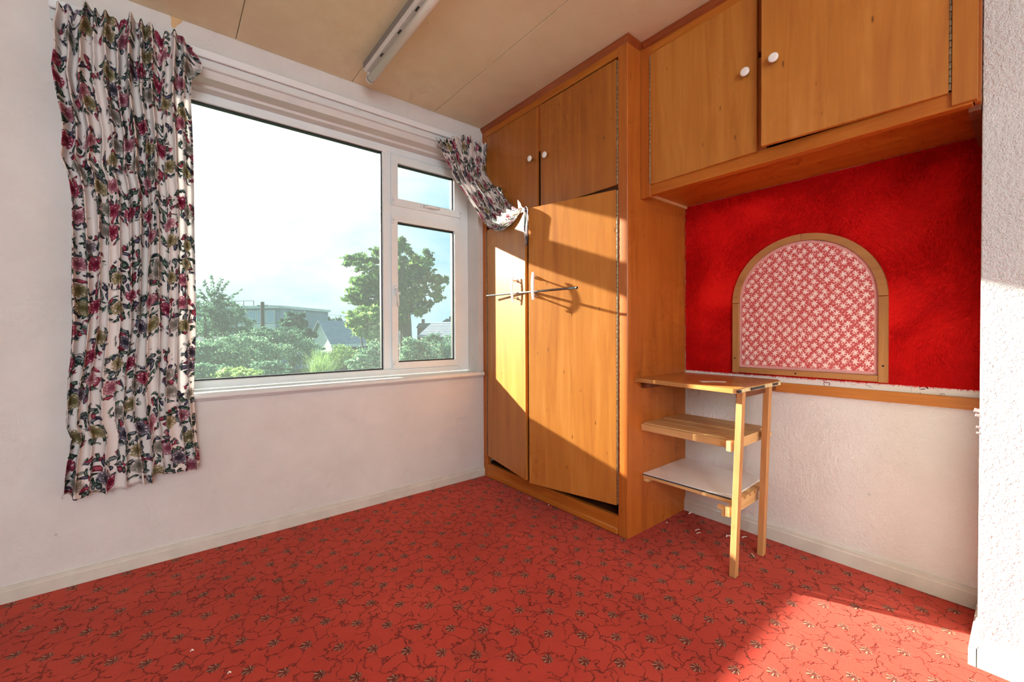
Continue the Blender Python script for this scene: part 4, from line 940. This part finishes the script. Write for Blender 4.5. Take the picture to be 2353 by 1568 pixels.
# garage with corrugated roof
GD = 30; apx = far(738, 737, GD); gl_ = R0*.8 - Vector((F.x, F.y, 0)).normalized()*.6; ax_ = R0*.6 + Vector((F.x, F.y, 0)).normalized()*.8
zA = apx.z; zE = zA-1.45; hw = 1.35; GL = 7.0
gar = thing('garage', 'small white garage with a grey corrugated roof below the big tree', 'garage', (apx.x, apx.y, GZ))
def gp_(s, a_, z_): v_ = Vector((apx.x, apx.y, 0)) + gl_*s + ax_*a_; return (v_.x, v_.y, z_)
def solid(A_, B_):
    b_ = bmesh.new(); a_ = [b_.verts.new(v_) for v_ in A_]; c_ = [b_.verts.new(v_) for v_ in B_]; n = len(A_); b_.faces.new(a_); b_.faces.new(c_[::-1])
    for i in range(n): b_.faces.new((a_[i], c_[i], c_[(i+1) % n], a_[(i+1) % n]))
    bmesh.ops.recalc_face_normals(b_, faces=b_.faces); return b_
pent = ((-hw, GZ), (hw, GZ), (hw, zE), (0, zA-.08), (-hw, zE))
obj('gable_wall', solid([gp_(s, 0, z_) for s, z_ in pent], [gp_(s, .2, z_) for s, z_ in pent]), 'render_white', gar)
obj('side_wall', solid([gp_(s, .2, z_) for s, z_ in ((hw-.2, GZ), (hw, GZ), (hw, zE), (hw-.2, zE))], [gp_(s, GL, z_) for s, z_ in ((hw-.2, GZ), (hw, GZ), (hw, zE), (hw-.2, zE))]), 'dark_brick', gar)
for sg in (1, -1):
    b_ = bmesh.new(); nr = 60; R_ = []
    for i in range(nr+1):
        a_ = -.25+(GL+.4)*i/nr; dz = .03*(i % 2); R_.append([b_.verts.new(gp_(sg*0, a_, zA+dz)), b_.verts.new(gp_(sg*(hw+.25), a_, zE-.18+dz)), b_.verts.new(gp_(sg*(hw+.25), a_, zE-.22+dz)), b_.verts.new(gp_(0, a_, zA-.04+dz))])
    for A_, B_ in zip(R_, R_[1:]):
        for k in range(4): b_.faces.new((A_[k], B_[k], B_[(k+1) % 4], A_[(k+1) % 4]))
    b_.faces.new(R_[0]); b_.faces.new(R_[-1]); bmesh.ops.recalc_face_normals(b_, faces=b_.faces); obj('roof_sheet', b_, 'roof_grey', gar)
obj('fascia', solid([gp_(hw+.2, -.2, zE-.20), gp_(hw+.26, -.2, zE-.20), gp_(hw+.26, -.2, zE-.42), gp_(hw+.2, -.2, zE-.42)], [gp_(hw+.2, GL, zE-.20), gp_(hw+.26, GL, zE-.20), gp_(hw+.26, GL, zE-.42), gp_(hw+.2, GL, zE-.42)]), 'render_white', gar)
# grey shed at the left, slate roofs at the right
SB = far(465, 790, 15); M_ = plan(SB, .1); zs_ = HC-15*2/FPX
shd = thing('garden_shed', 'grey felt roofed shed at the left edge beside the curtain', 'shed', (SB.x, SB.y, GZ))
obj('wall', tbox(M_, -.6, .32, .0, 2, GZ, zs_-.55), 'dark_brick', shd)
obj('roof', solid([tuple(M_ @ Vector((x_, -.12, zs_-.60))) for x_ in (-.7, .42)] + [tuple(M_ @ Vector((x_, 1.2, zs_))) for x_ in (.42, -.7)], [tuple(M_ @ Vector((x_, -.12, zs_-.66))) for x_ in (-.7, .42)] + [tuple(M_ @ Vector((x_, 1.2, zs_-.06))) for x_ in (.42, -.7)]), 'roof_dark', shd)
HB = far(1010, 770, 34); M_ = plan(HB, -.25); zt_ = HC+34*24/FPX; ze_ = HC-34*12/FPX
hs_ = thing('slate_roofed_house', 'low house with a pale slate roof seen through the casement', 'house', (HB.x, HB.y, GZ))
obj('wall', tbox(M_, -1.7, 4, .3, 6, GZ, ze_), 'render_white', hs_)
for k in range(9):
    t0, t1 = k/9, (k+1)/9; c0_, c1_ = Vector((0, t0*3, ze_+(zt_-ze_)*t0)), Vector((0, t1*3+.02, ze_+(zt_-ze_)*t1))
    A_ = [tuple(M_ @ Vector((x_, c_.y, c_.z+dz))) for x_, c_, dz in ((-2, c0_, .05), (4.2, c0_, .05), (4.2, c1_, .02), (-2, c1_, .02))]; B_ = [(x_, y_, z_-.06) for x_, y_, z_ in A_]
    obj('slate_course', solid(A_, B_), 'roof_grey', hs_)
obj('back_slope', solid([tuple(M_ @ Vector(v_)) for v_ in ((-2, 3, zt_), (4.2, 3, zt_), (4.2, 6, ze_), (-2, 6, ze_))], [tuple(M_ @ Vector(v_)) for v_ in ((-2, 3, zt_-.06), (4.2, 3, zt_-.06), (4.2, 6, ze_-.06), (-2, 6, ze_-.06))]), 'roof_grey', hs_)
for i, (u, wd, lb) in enumerate(((1028, 1.5, 'far house with a pointed gable on the skyline in the casement pane'), (978, 1.4, 'far house with a chimney on the skyline left of the pointed gable'))):
    HB = far(u, 745, 72); M_ = plan(HB, .1); zt_ = HC+72*(30 if i == 0 else 24)/FPX; fh = thing('far_house', lb, 'house', (HB.x, HB.y, GZ), 'houses on the skyline')
    obj('wall', tbox(M_, -wd, wd, 0, 6, GZ, zt_-1.1), 'dark_brick', fh)
    A_ = [tuple(M_ @ Vector((x_, -.2, z_))) for x_, z_ in ((-wd-.2, zt_-1.1), (wd+.2, zt_-1.1), (wd*.1, zt_) if i == 0 else (wd*.8, zt_-.3), (-wd*.1, zt_) if i == 0 else (-wd*.8, zt_-.3))]
    B_ = [tuple(M_ @ Vector((x_, 6, z_))) for x_, z_ in ((-wd-.2, zt_-1.1), (wd+.2, zt_-1.1), (wd*.1, zt_) if i == 0 else (wd*.8, zt_-.3), (-wd*.1, zt_) if i == 0 else (-wd*.8, zt_-.3))]
    obj('roof', solid(A_, B_), 'roof_dark', fh); cx_ = .2 if i == 0 else -.9
    obj('chimney', tbox(M_, cx_, cx_+.5, 2, 2.6, zt_-.8, zt_+.45), 'dark_brick', fh)
